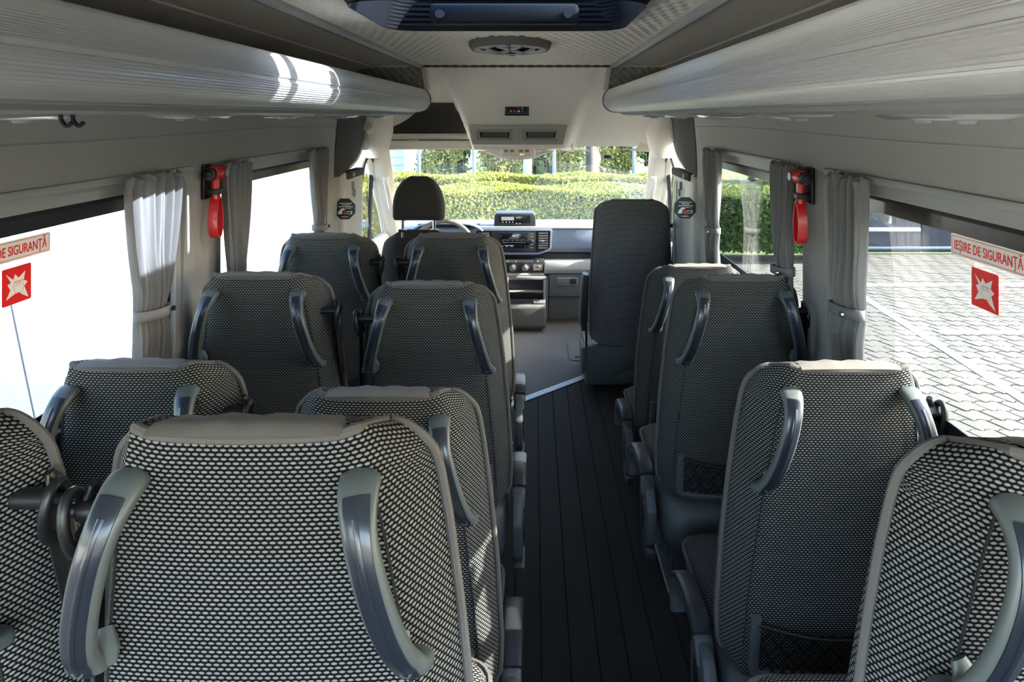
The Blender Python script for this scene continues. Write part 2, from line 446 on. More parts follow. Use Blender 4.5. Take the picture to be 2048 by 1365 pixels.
# charcoal wall ends next to the cab and the light pillars below them
for sx, nm, lab in ((-1, 'wall_left', 'left'), (1, 'wall_right', 'right')):
    m = MB(); edge = [(1.90, 4.02), (1.80, 4.03), (1.72, 4.03), (1.62, 4.00), (1.55, 3.94), (1.50, 3.84), (1.465, 3.68), (1.45, 3.42)]
    g = []
    for z, ye in edge:
        row = []
        for q in range(9):
            t = q/8; y = YF-.012+(ye-YF+.012)*t
            row.append((sx*(wx(z)-.004-.02*math.sin(math.pi*min(1, t*1.3)/1.3)+.045*t*t), y, z))
        g.append(row)
    m.loft(g, closed=False)
    m2 = [[(p[0]+sx*.02, p[1], p[2]) for p in r] for r in g]; m.loft(m2, closed=False)
    struct(m.obj(nm, 'wall_dark'), 'curved charcoal felt wall end above the pale belt pillar on the %s' % lab, 'wall')
    e = MB(); e.tube(smoothpath([(g[i][8][0], g[i][8][1]+.004, g[i][8][2]) for i in range(8)], 4), .009, 8)
    e.obj('edge_trim', 'white_plastic', bpy.data.objects[nm + '.001'] if nm + '.001' in bpy.data.objects else None)
    # belt pillar
    pl = MB(); p0 = 3.44 if sx < 0 else 3.34; prof = [(sx*.905, p0-.02), (sx*.872, p0), (sx*.858, p0+.04), (sx*.862, 3.78), (sx*.905, 3.88)]
    rings = []
    for z, sh in ((FZ, 0), (.9, 0), (1.2, 0.0), (1.40, 0.), (1.462, .01)):
        rings.append([(x, y+sh, z) for x, y in prof])
    pl.loft(rings); po = pl.obj('trim_%d' % (2 if sx < 0 else 3), 'pillar_plastic', bevel=.008)
    struct(po, 'pale grey belt pillar behind the cab door on the %s' % lab, 'trim')
    c = MB(); c.b2((min(sx*.85, sx*.90), p0+.03, 1.425), (max(sx*.85, sx*.90), 3.78, 1.466)); c.obj('cap', 'wall_dark', po, bevel=.008)
    c = MB(); c.cyl((sx*.848, p0+.10, 1.446), .013, .012, 'x'); c.obj('screw_cap', 'frame_grey', po)
    c = MB(); c.prism(rrect(.07, 1.2, .01, cx=3.93, cy=.85), 'x', sx*.905, sx*.93); c.obj('door_edge', 'white_plastic', po, bevel=.004)
    # belt anchor with loop on the pillar
    c = MB(); c.box((sx*.853, 3.56, 1.385), (.016, .022, .045)); bo = c.obj('belt_anchor', 'frame_grey', po, bevel=.006)
    c = MB(); c.tube([(sx*.848, 3.56+.018*math.cos(a), 1.35+.02*math.sin(a)) for a in [math.pi*2*q/16 for q in range(16)]], .004, 6, closed=True); c.obj('belt_loop', 'clear_plastic', po)
# ------------------------------------------------------------------ ceiling
CZ = 2.013; CE = .488; CYF = 3.53
HX0, HX1, HY0, HY1 = -.32, .34, 1.40, 1.92     # roof hatch opening
def ch(x, y):                         # tucks of the quilted headliner
    best = 0
    for off in (0, 1):
        u = x/.034-off*.5; v = y/.105-off*.5
        du = (u-round(u)); dv = (v-round(v))
        best = max(best, math.exp(-((du/.22)**2+(dv/.15)**2)))
    edge = sstep(0, .03, CE-abs(x))
    return .012*best*edge
m = MB(); nx, ny = 150, 330
g = []
for j in range(ny+1):
    y = YB+(CYF-YB)*j/ny
    g.append([(-CE+2*CE*i/nx, y, CZ-.0+ch(-CE+2*CE*i/nx, y)) for i in range(nx+1)])
base = 0
for r in g:
    for p in r: m.v.append(p)
for j in range(ny):
    for i in range(nx):
        a = g[j][i]; b = g[j+1][i+1]
        if a[0] > HX0-.01 and b[0] < HX1+.01 and a[1] > HY0-.01 and b[1] < HY1+.01: continue
        m.f.append((j*(nx+1)+i, j*(nx+1)+i+1, (j+1)*(nx+1)+i+1, (j+1)*(nx+1)+i))
ceil = struct(m.obj('ceiling', 'ceiling_fabric', angle=80), 'beige quilted headliner with rows of small tucks', 'ceiling')
# scalloped cord across the front edge
m = MB(); P = []; Rr = []
for i in range(161):
    x = -CE+2*CE*i/160; P.append((x, CYF+.002, CZ-.006)); Rr.append(.0045+.003*abs(math.sin(math.pi*i/8)))
m.tube(P, Rr, 8); m.obj('edge_cord', 'piping', ceil)
roofside = {}
for sx, k, lab in ((-1, 4, 'left'), (1, 5, 'right')):
    m = MB(); prof = [(.484, CZ+.004), (.484, CZ-.012), (.490, CZ-.018), (.500, CZ-.012), (.504, CZ-.016), (.516, CZ-.016), (.522, CZ-.006), (.53, CZ-.004), (.53, CZ+.008)]
    m.loft([[(sx*x, y, z) for x, z in prof] for y in (YB, CYF+.02)], closed=True)
    struct(m.obj('trim_%d' % k, 'frame_grey', angle=25), 'long pale moulding along the %s edge of the quilted headliner' % lab, 'trim')
    m = MB(); prof = [(.52, CZ-.005), (.60, CZ-.003), (.68, CZ-.004), (.735, CZ-.008), (.74, CZ-.013), (.80, CZ-.020), (.85, CZ-.045), (.885, CZ-.14)]
    m.loft([[(sx*x, YB+(3.58-YB)*t/12, z) for x, z in prof] for t in range(13)], closed=False)
    struct(m.obj('ceiling', 'side_ceiling', angle=25), 'smooth sloping ceiling panel above the %s luggage rack' % lab, 'ceiling')
# outer roof skin (closes the bus above the headliner), open at the hatch
m = MB()
for lo, hi in (((-.97, YB, 2.085), (HX0, 4.2, 2.10)), ((HX1, YB, 2.085), (.97, 4.2, 2.10)), ((HX0, YB, 2.085), (HX1, HY0, 2.10)), ((HX0, HY1, 2.085), (HX1, 4.2, 2.10)),
               ((-.98, YB, 1.6), (-.955, 4.2, 2.10)), ((.955, YB, 1.6), (.98, 4.2, 2.10))): m.b2(lo, hi)
struct(m.obj('roof', 'panel_white', smooth=False), 'outer roof skin of the bus above the headliner', 'roof')
# ------------------------------------------------------------------ moulded headliner above the cab
def bulk_y(x, z):
    t = max(0, (CZ-z)/.45); hw = .385-.115*min(1, t)
    e = sstep(hw+.07, hw-.01, abs(x))
    deep, pw = (1.25, .7) if x < 0 else (.72, .85)
    ys = CYF-.003+deep*t**pw; yc = CYF-.003+.42*t
    y = ys*(1-e)+yc*e
    s = sstep(.62, .90, abs(x)); y = y*(1-s)+(CYF+.16+.45*t)*s
    return y
m = MB(); nx, nz = 100, 34; g = []
for j in range(nz+1):
    g.append([])
    for i in range(nx+1):
        x = -.92+1.84*i/nx; zt = CZ+.006
        zb = 1.555 if x < .0 else 1.56
        z = zt+(zb-zt)*j/nz; g[-1].append((x, bulk_y(x, z), z))
m.loft(g, closed=False)
struct(m.obj('ceiling', 'headliner', angle=60), 'moulded off-white headliner sloping down over the windscreen', 'ceiling')
# ================================================================== PASSENGER SEATS
REC = R_(7.0); Z0 = .615; ST = .685; TH = .115
def BK(x, n, s): return Vector((x, -s*math.sin(REC)+n*math.cos(REC), Z0+s*math.cos(REC)+n*math.sin(REC)))
def make_backrest(W, C, S, th, rc, ear, pip, bulge=.012, bk=BK, fab='mesh_cover', s0=.0, edge=(.05, .075)):
    """returns dict of meshes; W,C tables of outer and flat half width over s"""
    def w(s):
        v = interp(W, s)
        if s > S-rc: v -= rc-math.sqrt(max(0, rc*rc-(s-(S-rc))**2))
        if s < .05: v -= .05-math.sqrt(max(0, .05**2-(.05-s)**2))
        return v
    def ed(s): return edge[0]+(edge[1]-edge[0])*sstep(.05, S*.8, s)
    def tk(s): return max(th-(th-.09)*sstep(S-.42, S-.01, s), ed(s)+.014)
    def tilt(n, s): return -.55*max(0, n)*sstep(S-.10, S-.01, s)
    def c(s): return min(interp(C, s), w(s)-.012)
    def earz(x, s): return ear*(sstep(.085, .135, abs(x))-.35)*sstep(S-.10, S, s)
    def half(s):
        W_, C_ = w(s), c(s); pts = []; T = tk(s); q_ = min(.03, (T-ed(s))*.6); e_ = ed(s)
        for k in range(4): pts.append(((W_-q_)*k/4, T))
        for k in range(4):
            a = R_(90-90*k/4); pts.append((W_-q_+q_*math.cos(a), T-q_+q_*math.sin(a)))
        pts.append((W_, T-q_)); pts.append((W_, e_*1.08))
        for k in range(1, 5):
            t = k/4; pts.append((W_+(C_-W_)*t, e_*(1-t)**1.15))
        for k in range(1, 7): pts.append((C_*(1-k/6), 0))
        return [(x, n-(bulge*(1-(x/W_)**2) if n < e_*1.09 else 0)) for x, n in pts]
    ss = [s0, s0+.006, s0+.02, s0+.035, .06]+[.06+(S-rc-.06)*k/14 for k in range(1, 15)]+[S-rc+rc*math.sin(R_(90*k/10)) for k in range(1, 11)]
    rings, uvs = [], []
    for s in ss:
        h = half(s); full = h+[(-x, n) for x, n in h[-2::-1]]
        L = [0]
        for a, b in zip(full, full[1:]): L.append(L[-1]+math.hypot(b[0]-a[0], b[1]-a[1]))
        mid = L[len(h)-1]
        rings.append([bk(x, n, s+earz(x, s)+tilt(n, s)) for x, n in full]); uvs.append([(l-mid, s) for l in L])
    h = half(S); full = h+[(-x, n) for x, n in h[-2::-1]]
    for q in (.8, .55, .3, .08):
        nn = tk(S)/2
        rings.append([bk(x*(.92+.08*q), nn+(n-nn)*q, S+earz(x, S)*q+.012*(1-q*q)+tilt(nn+(n-nn)*q, S)) for x, n in full]); uvs.append([(x, S+.03+(1-q)*.05+ (n-nn)*.0) for x, n in full])
    r0 = rings[0]; cen = sum(r0, Vector())/len(r0)
    rings = [[cen+(p-cen)*.6 for p in r0]]+rings; uvs = [uvs[0]]+uvs
    m = MB(); m.loft(rings, closed=False, uvs=uvs)
    out = {'cover': m.mesh('backrest', fab, angle=70)}
    path = []
    for k in range(0, 25): s = .02+(S-rc-.02)*k/24; path.append((w(s)+.001, ed(s), s))
    for k in range(1, 13): s = S-rc+rc*math.sin(R_(90*k/12)); path.append((w(s), ed(s), s))
    W_, C_ = w(S), c(S)
    for k in range(1, 41):
        x = W_-(2*W_)*k/40; a = abs(x); n = ed(S)*max(0, (a-C_)/(W_-C_+1e-6))-bulge*(1-(x/W_)**2)
        path.append((x, n, S))
    path += [(-x, n, s) for x, n, s in path[:37][::-1]][1:]
    m = MB(); m.tube([bk(x, n, s+earz(x, s)+tilt(n, s)) for x, n, s in path], pip, 8)
    out['piping'] = m.mesh('piping', 'piping')
    for sx in (-1, 1):
        m = MB(); m.tube([bk(sx*c(s), -bulge*(1-(c(s)/w(s))**2)-.0002, s) for s in [S-.045-(S-.12)*k/16 for k in range(17)]], .0016, 5)
        out['seam%d' % sx] = m.mesh('seam', 'seam')
    return out
SEATW = [(0, .222), (.12, .227), (.28, .219), (.42, .206), (.54, .192), (.63, .178), (.685, .170)]
SEATC = [(0, .190), (.2, .180), (.43, .158), (.57, .138), (.685, .116)]
PM = make_backrest(SEATW, SEATC, ST, TH, .045, .010, .0058)
def m_band():
    m = MB(); rows = []
    for i in range(13):
        x = -.098+.196*i/12; prof = []; k = 1-.35*(abs(x)/.098)**4
        for q in range(11):
            t = q/10; n = -.016+.106*t; lift = .0035+.0125*math.sin(math.pi*t)**.8
            prof.append(BK(x, n, ST-.0012+lift*k-.55*max(0, n)+.002*math.sin(i*1.9)*math.sin(math.pi*t)))
        rows.append(prof)
    m.loft(rows, closed=False); return m.mesh('headrest_band', 'band', angle=70)
PM['band'] = m_band()
# grab handles
def m_handle(sx):
    top = (sx*.118, ST-.052); bot = (sx*.166, ST-.052-.190)
    def L(t, n): return BK(top[0]+(bot[0]-top[0])*t, n-.010, top[1]+(bot[1]-top[1])*t)
    tab = [(-.03, .004), (0, -.016), (.10, -.036), (.25, -.047), (.45, -.050), (.65, -.046), (.82, -.036), (.93, -.024), (1.0, -.016), (1.04, .004)]
    path = smoothpath([L(t, n) for t, n in tab], 4)
    n = len(path); hw = []; hh = []
    for i in range(n):
        t = i/(n-1); hw.append(.0165+.0045*(sstep(.3, .05, t)+sstep(.72, .95, t))-.006*(sstep(.03, 0, t)+sstep(.97, 1, t))); hh.append(.0095)
    side = (1, 0, 0)
    m = MB(); m.sweep(path, side, hw, hh, 12, 3.0)
    out = [m.mesh('grab_handle', 'handle_shell', angle=50)]
    lo_i, hi_i = int(n*.16), int(n*.90); p2 = []
    for i in range(lo_i, hi_i):
        t_ = (path[i+1]-path[i-1]).normalized(); b_ = t_.cross(Vector(side)); b_ = b_ if b_.y < 0 else -b_
        p2.append(path[i]+b_.normalized()*.0075)
    N = len(p2)
    m = MB(); m.sweep(p2, side, [.0118+.002*sstep(.3, 0, i/(N-1)) for i in range(N)], .0042, 10, 3.4)
    m.sweep([q+BK(0, -.0042, 0)-BK(0, 0, 0) for q in p2[2:-2]], side, .0035, .002, 8, 2.2)
    out.append(m.mesh('grip_insert', 'handle_insert', angle=50))
    m = MB(); m.sweep([L(.955, -.028), L(.955, -.034)], side, .0065, .0065, 12, 2); out.append(m.mesh('screw_cap', 'bolt'))
    # lower foot of the handle reaching inwards
    m = MB(); f0 = L(.97, -.004); m.sweep([L(.86, .0)-Vector((sx*.004, 0, 0)), L(.92, -.010)-Vector((sx*.012, 0, 0)), L(.99, -.010)-Vector((sx*.012, 0, 0)), L(1.05, .0)-Vector((sx*.008, 0, 0))], side, [.008, .015, .015, .008], .007, 12, 2.4)
    out.append(m.mesh('handle_foot', 'handle_shell'))
    return out
PM['handle'] = {s: m_handle(s) for s in (-1, 1)}
# luggage net pocket
def m_pocket():
    pts = [(-.166, .150), (-.168, .07), (-.167, .036), (-.153, .023), (-.06, .018), (.06, .018), (.153, .023), (.167, .036), (.168, .07), (.166, .150)]
    path = smoothpath([BK(x, -.012-.012*(1-(x/.2)**2), s) for x, s in pts], 3)
    rings = []
    m = MB(); nrm = (BK(0, -1, 0)-BK(0, 0, 0)).normalized(); m.sweep(path, nrm, .008, .0105, 8, 4)
    fr = m.mesh('pocket_frame', 'shell', angle=40)
    m = MB()
    def q(x, s): return BK(x, -.016-.014*(1-(x/.2)**2), s)
    def ribbon(a, b):
        steps = 5; L_, R2 = [], []
        for k in range(steps+1):
            t = k/steps; x = a[0]+(b[0]-a[0])*t; s = a[1]+(b[1]-a[1])*t; L_.append((x-.0022, s)); R2.append((x+.0022, s))
        for k in range(steps): m.quad(q(*L_[k]), q(*R2[k]), q(*R2[k+1]), q(*L_[k+1]))
    H = .100
    for i in range(-8, 18):
        for sg in (1, -1):
            x0 = -.163+i*.0208; a = [x0, .024]; b = [x0+sg*.09, .024+H]
            def clip(p, o):
                for lim in (-.163, .163):
                    if (p[0]-lim)*(1 if lim > 0 else -1) > 0:
                        t = (lim-o[0])/(p[0]-o[0]) if p[0] != o[0] else 0
                        p = [lim, o[1]+(p[1]-o[1])*t]
                return p
            if max(a[0], b[0]) < -.163 or min(a[0], b[0]) > .163: continue
            a2 = clip(a, b); b2_ = clip(b, a); ribbon(a2, b2_)
    m.tube([q(-.163+.326*k/12, .136-.026*math.sin(math.pi*k/12)) for k in range(13)], .0035, 6)
    return fr, m.mesh('pocket_net', 'black_rubber')
PM['pocket'], PM['net'] = m_pocket()
DN = lambda p: p+Vector((0, 0, -.002))
def m_shell():
    rings = []
    for z, ex, yb, yf in ((.425, .150, .06, .30), (.435, .185, .02, .38), (.46, .205, -.012, .42), (.50, .214, -.022, .44), (.555, .216, -.020, .45), (.60, .214, .004, .45), (.605, .20, .03, .43)):
        rings.append([(x, y, z) for x, y in rrect(2*ex, yf-yb, min(.06, ex*.4), 5, 0, (yb+yf)/2)])
    m = MB(); m.loft(rings); m.xform(DN); return m.mesh('seat_base', 'shell', angle=60)
PM['base'] = m_shell()
def m_cushion():
    rings, uvs = [], []
    for z, k in ((.585, .97), (.60, 1.0), (.635, 1.0), (.655, .985), (.668, .95), (.674, .86), (.672, .6), (.668, .25)):
        r = rrect(.42*k, .40*k, .05*k, 5, 0, .275); rings.append([(x, y, z-.02*sstep(.10, .3, y)*0+.012*sstep(.2, .48, y)) for x, y in r]); uvs.append([(x, y) for x, y in r])
    m = MB(); m.loft(rings, uvs=uvs); m.xform(lambda p: p-Vector((0, 0, .052))); return m.mesh('seat_cushion', 'mesh_cover', angle=70)
PM['cushion'] = m_cushion()
m = MB(); m.tube([(x, y, .598+.012*sstep(.2, .48, y)) for x, y in rrect(.427, .407, .05, 5, 0, .275)], .0055, 6, closed=True); PM['cpiping'] = m.mesh('cushion_piping', 'piping')
def m_leg(sx):
    m = MB(); x0, x1 = sx*.15-.02, sx*.15+.02
    m.prism([(.10, 0), (.155, 0), (.13, .22), (.12, .36), (.05, .36)], 'x', x0, x1)
    m.prism([(.30, 0), (.345, 0), (.37, .36), (.30, .36)], 'x', x0, x1)
    m.prism([(.08, 0), (.38, 0), (.38, .025), (.08, .025)], 'x', x0-.012, x1+.012)
    m.prism([(.10, .29), (.34, .29), (.34, .36), (.10, .36)], 'x', x0+.004, x1-.004)
    return m.mesh('leg', 'leg_metal', bevel=.004, seg=1)
PM['leg'] = {s: m_leg(s) for s in (-1, 1)}
def m_arm(sx):
    X0, X1 = sx*.232, sx*.262
    a, b = min(X0, X1), max(X0, X1); out = {}
    poly = [(-.005, .57), (.03, .622), (.075, .632), (.125, .618), (.148, .57), (.140, .50), (.105, .435), (.055, .425), (.008, .47)]
    m = MB(); m.prism(poly, 'x', a, b); out['cover'] = m.mesh('hinge_cover', 'shell', bevel=.007, angle=40)
    m = MB(); rings = []
    for X in (sx*.2615, sx*.2645): rings.append([(X, .075+.027*math.cos(2*math.pi*k/24), .535+.055*math.sin(2*math.pi*k/24)) for k in range(24)])
    m.loft(rings); out['disc'] = m.mesh('hinge_disc', 'black_plastic')
    m = MB(); m.prism([(-.01, .455), (.02, .415), (.11, .405), (.13, .43), (.06, .437)], 'x', a+.002, b+.006*(sx > 0)); out['lever'] = m.mesh('recline_lever', 'shell', bevel=.004)
    pts = [(.055, .59), (.08, .628), (.13, .645), (.20, .642), (.27, .628), (.32, .60), (.345, .555), (.34, .505)]
    p = smoothpath([(sx*.247, y, z) for y, z in pts], 4)
    m = MB(); m.sweep(p, (1, 0, 0), [.021+.002*math.sin(math.pi*i/(len(p)-1)) for i in range(len(p))], .010, 12, 3); out['arm'] = m.mesh('armrest', 'shell', angle=50)
    p2 = smoothpath([(sx*.247, y, z+.012) for y, z in pts[1:6]], 4)
    m = MB(); m.sweep(p2, (1, 0, 0), .0235, .010, 12, 3); out['pad'] = m.mesh('arm_pad', 'black_pad', angle=50)
    return out
PM['arm'] = {s: m_arm(s) for s in (-1, 1)}
def m_belt(sx):
    out = {}; h = .565
    m = MB(); m.sweep([BK(sx*.160, .04, h), BK(sx*.206, .04, h)], (0, 0, 1), .012, .012, 12, 2)
    ring = [BK(sx*(.209+.004*math.sin(a)), .036+.019*math.cos(a), h-.012+.034*math.sin(a)) for a in [2*math.pi*k/20 for k in range(20)]]
    m.tube(ring, .0065, 8, closed=True)
    m.sweep([BK(sx*.196, .05, h+.026), BK(sx*.200, .052, h+.012), BK(sx*.201, .052, h-.02), BK(sx*.196, .05, h-.042)], (0, 1, 0), [.006, .014, .015, .006], .005, 12, 2.2)
    m.sweep([BK(sx*.206, .04, h), BK(sx*.2195, .04, h)], (0, 0, 1), .0075, .0075, 12, 2)
    out['guide'] = m.mesh('belt_guide', 'black_plastic', angle=50)
    p = smoothpath([BK(sx*.203, .045, h-.015), BK(sx*.209, .06, .40), BK(sx*.220, .085, .22), BK(sx*.2215, .105, .06), Vector((sx*.2205, .11, .60))], 4)
    m = MB(); m.sweep(p, (0, 1, 0), .021, .0018, 8, 4); out['strap'] = m.mesh('belt_strap', 'belt')
    return out
PM['belt'] = {s: m_belt(s) for s in (-1, 1)}
def m_buckle(sx):
    m = MB(); m.box((sx*.188, .125, .665), (.022, .04, .05), Matrix.Rotation(.35, 3, 'X')); a = m.mesh('buckle', 'black_plastic', bevel=.004)
    m = MB(); m.box((sx*.188, .133, .696), (.018, .034, .014), Matrix.Rotation(.35, 3, 'X')); return a, m.mesh('buckle_button', 'red_plastic', bevel=.002)
PM['buckle'] = {s: m_buckle(s) for s in (-1, 1)}
def seat(x, yh, dz, belt, arm, floorz, label, lean=0):
    t = thing('bus_seat', Vector((x, yh+.10, FZ+floorz)), label, 'seat', 'mesh covered passenger seats')
    d = dz-floorz-FZ
    def a(name, me, par=t, off=True):
        o = put(name, me, par, world=False)
        if par is t: o.location.z = d
        return o
    def lean_(o):
        if lean:
            c = Vector((0, 0, Z0)); M_ = Matrix.Rotation(-R_(lean), 3, 'X'); o.rotation_euler.x = -R_(lean); o.location = c-M_ @ c+Vector((0, 0, d))
        return o
    b = lean_(a('backrest', PM['cover'])); a('piping', PM['piping'], b); a('headrest_band', PM['band'], b)
    for s in (-1, 1): a('seam', PM['seam%d' % s], b)
    for s in (-1, 1):
        h = PM['handle'][s]; o = lean_(a('grab_handle', h[0])); a('grip_insert', h[1], o); a('screw_cap', h[2], o); a('handle_foot', h[3], o)
    p = lean_(a('pocket_frame', PM['pocket'])); a('pocket_net', PM['net'], p)
    a('seat_base', PM['base']); c = a('seat_cushion', PM['cushion']); a('cushion_piping', PM['cpiping'], c)
    for s in (-1, 1):
        o = a('leg', PM['leg'][s]); o.location.z = 0; o.scale.z = (.47+d)/.36
    o = lean_(a('belt_guide', PM['belt'][belt]['guide'])); a('belt_strap', PM['belt'][belt]['strap'], o)
    bs = arm if arm else -belt
    o = a('buckle', PM['buckle'][bs][0]); a('buckle_button', PM['buckle'][bs][1], o)
    if arm:
        A_ = PM['arm'][arm]; o = a('hinge_cover', A_['cover']); a('hinge_disc', A_['disc'], o); a('recline_lever', A_['lever'], o)
        o = a('armrest', A_['arm']); a('arm_pad', A_['pad'], o)
    return t
PZ = .12
SEATS = [
 (-0.697, 2.530, 0.011, 1, 0, 0, 'mesh covered window seat directly behind the driver\'s seat, beside the short curtain'),
 (-0.215, 2.500, 0.017, -1, 1, 0, 'mesh covered aisle seat of the first row, behind the steering wheel side'),
 (-0.668, 1.845, 0.022, 1, 0, 0, 'mesh covered window seat in the second row behind the driver, below the red hammer'),
 (-0.205, 1.884, -0.012, -1, 1, 0, 'mesh covered aisle seat in the second row behind the driver'),
 (-0.700, 1.320, -0.032, 1, 0, 0, 'mesh covered window seat in the third row behind the driver, by the white panel wall'),
 (-0.205, 1.280, -0.072, -1, 1, 0, 'mesh covered aisle seat in the third row behind the driver'),
 (-0.672, 0.720, 0.126, 1, 0, PZ, 'shaded mesh covered window seat in the rearmost row on the driver\'s side'),
 (-0.202, 0.679, 0.136, -1, 1, PZ, 'mesh covered aisle seat in the rearmost row on the driver\'s side'),
 (0.712, 2.550, -0.109, 1, -1, 0, 'low single mesh seat directly behind the front passenger seat'),
 (0.690, 1.944, -0.008, 1, -1, 0, 'second single mesh seat behind the front passenger seat, beside the felt pillar'),
 (0.712, 1.334, -0.041, 1, -1, 0, 'third single mesh seat behind the front passenger seat, by the window onto the paved lot'),
 (0.672, 0.654, 0.124, 1, -1, PZ, 'rearmost single mesh seat on the paved lot side'),
]
for a_ in SEATS: seat(*a_)
# ================================================================== LUGGAGE RACKS
def rack_profile():
    pts = [(.845, 1.772), (.60, 1.772), (.56, 1.768)]
    pts += [(.535, 1.769)]
    key = [(.528, 1.770), (.495, 1.774), (.468, 1.788), (.452, 1.812), (.450, 1.832), (.453, 1.848), (.460, 1.866), (.469, 1.879), (.478, 1.887)]
    sp = smoothpath([(x, 0, z) for x, z in key], 10)
    # fine ribs pressed into the panel, none at the finger groove
    L = 0; out = []; last = None
    for i, p in enumerate(sp):
        if last is not None: L += (p-last).length
        t = sp[min(i+1, len(sp)-1)]-sp[max(i-1, 0)]; n = Vector((-t.z, 0, t.x)).normalized()
        rib = .0011*(1 if i % 2 else -1)
        if 36 <= i <= 40: rib = -.004
        q = p - n*rib*(-1); out.append((q.x, q.z)); last = p
    return pts, out
rp0, rp1 = rack_profile()
RY1 = 3.56
def rack(sx, label):
    t = thing('luggage_rack', (sx*.7, 1.6, 1.765), label, 'luggage rack', 'overhead luggage racks')
    m = MB(); rows = []
    ysr = [YB, 0.4, 1.2, 2.0, 2.8, 3.3, RY1]
    m.loft([[(sx*x, y, z) for x, z in rp1] for y in ysr], closed=False)
    m.loft([[(sx*(x+.012), y, z+.004) for x, z in rp1] for y in ysr], closed=False)
    m.quad(*[(sx*rp1[-1][0], y, rp1[-1][1]) if k else (sx*(rp1[-1][0]+.012), y, rp1[-1][1]+.004) for y, k in ((YB, 1), (RY1, 1), (RY1, 0), (YB, 0))])
    m.obj('ribbed_panel', 'rack_panel', t, angle=12)
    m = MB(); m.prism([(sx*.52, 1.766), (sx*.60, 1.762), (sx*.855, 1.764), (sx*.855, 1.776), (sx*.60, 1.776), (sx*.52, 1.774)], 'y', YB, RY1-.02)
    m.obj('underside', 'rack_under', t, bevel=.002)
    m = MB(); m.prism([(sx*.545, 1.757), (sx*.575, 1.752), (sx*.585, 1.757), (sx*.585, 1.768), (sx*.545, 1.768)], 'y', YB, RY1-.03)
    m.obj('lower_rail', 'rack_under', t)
    # black edging of the rounded front end
    path = [(sx*.56, RY1+.003, 1.765)]+[(sx*x, RY1+.003, z) for x, z in rp1[::4]]+[(sx*rp1[-1][0], RY1+.003, rp1[-1][1])]
    m = MB(); m.tube([Vector(p) for p in path], .0055, 8); m.obj('edge_gasket', 'black_rubber', t)
    # quilted end pad closing the rack, diamonds with button
    nx_, nz_ = 72, 36; g = []
    for j in range(nz_+1):
        row = []
        for i in range(nx_+1):
            u, v = i/nx_, j/nz_
            zb = 1.80; x = .470+(.40)*u+.02*(1-v)*0; zt = CZ-.008-.004*u-.25*max(0, u-.80)**1.3
            xs = x-.022*(1-v)*(1-u)*0
            z = zb+(zt-zb)*v
            a = (x*1.0+z*1.0)/.042; b = (x-z)/.042
            h = .011*(abs(math.sin(math.pi*a))*abs(math.sin(math.pi*b)))**.5
            row.append((sx*xs, RY1-.035-h-.02*u*0, z))
        g.append(row)
    m = MB(); m.loft(g, closed=False)
    pad = m.obj('quilted_pad', 'quilt', t, angle=80)
    m = MB(); m.cyl((sx*.525, RY1-.049, 1.935), .009, .012, 'y', 14); m.obj('button', 'quilt', pad, bevel=.002)
    m = MB(); m.prism([(sx*.452, 1.885), (sx*.472, 1.885), (sx*.492, 2.0), (sx*.468, 2.0)], 'y', RY1-.055, RY1+.012); m.obj('pad_side', 'side_ceiling', pad, bevel=.003)
    m = MB(); m.b2((min(sx*.49, sx*.86), RY1-.034, 1.775), (max(sx*.49, sx*.86), RY1-.02, 1.975)); m.obj('end_board', 'wall_dark', t)
    return t
rk_l = rack(-1, 'ribbed grey overhead luggage rack above the windows facing the white panel wall')
rk_r = rack(1, 'ribbed grey overhead luggage rack above the windows facing the paved lot')
# clear plastic light and air units hanging below the racks
for sx, lab in ((-1, 'white panel wall'), (1, 'paved lot')):
    for i, y in enumerate((.95, 1.5, 2.08, 2.65, 3.25)):
        L = .20 if i < 4 else .10
        t = thing('service_unit', (sx*.66, y, 1.74), 'clear plastic lamp unit under the %s side rack, %s' % (lab, ('by the rearmost row', 'over the third row', 'over the hammer pillar', 'over the first row', 'short end one')[i]), 'service unit', 'units below the %s rack' % lab)
        m = MB(); m.loft([[(sx*(.66+a*r), y+b*r2, z) for a, b in rrect(.10, 1, .03, 4)] for z, r, r2 in ((1.7615, 1.1, L), (1.751, 1.05, L*.96), (1.744, .8, L*.8))])
        m.obj('housing', 'clear_plastic', t, angle=50)
        for q in (-.25, .25):
            m = MB(); m.cyl((sx*.66, y+q*L, 1.742), .012, .006, 'z', 14, .016); m.obj('nozzle', 'clear_plastic', t)
for i, x in enumerate((122, 146)):
    p = at(x, 250, X=-.60)
    m = MB(); m.tube(smoothpath([(-.60, p.y, 1.765), (-.60, p.y, 1.745), (-.592, p.y, 1.735), (-.584, p.y, 1.740)], 4), .0032, 8)
    tag(m.obj('coat_hook', 'black_plastic'), 'small dark hook hanging under the ribbed rack on the white panel wall side', 'hook', 'hooks under the rack')
# ================================================================== ROOF HATCH AND ROUND VENT
t = thing('roof_hatch', ((HX0+HX1)/2, (HY0+HY1)/2, CZ), 'black framed roof hatch with tinted pane and handle bar', 'roof hatch')
def hring(m, ins0, z0, ins1, z1, r=.09):
    a = rrect(HX1-HX0-2*ins0, HY1-HY0-2*ins0, r, 7, (HX0+HX1)/2, (HY0+HY1)/2); b = rrect(HX1-HX0-2*ins1, HY1-HY0-2*ins1, r, 7, (HX0+HX1)/2, (HY0+HY1)/2)
    n = len(a)
    for q in range(n):
        k = (q+1) % n; m.quad((*a[q], z0), (*a[k], z0), (*b[k], z1), (*b[q], z1))
m = MB(); prev = (-.014, CZ+.005)
steps = [(-.014, CZ-.002), (-.004, CZ-.010), (.004, CZ-.022)]
for i in range(9):
    steps += [(.004+.0028*i, CZ-.025+.010*i), (.0062+.0028*i, CZ-.020+.010*i)]
steps += [(.03, 2.09)]
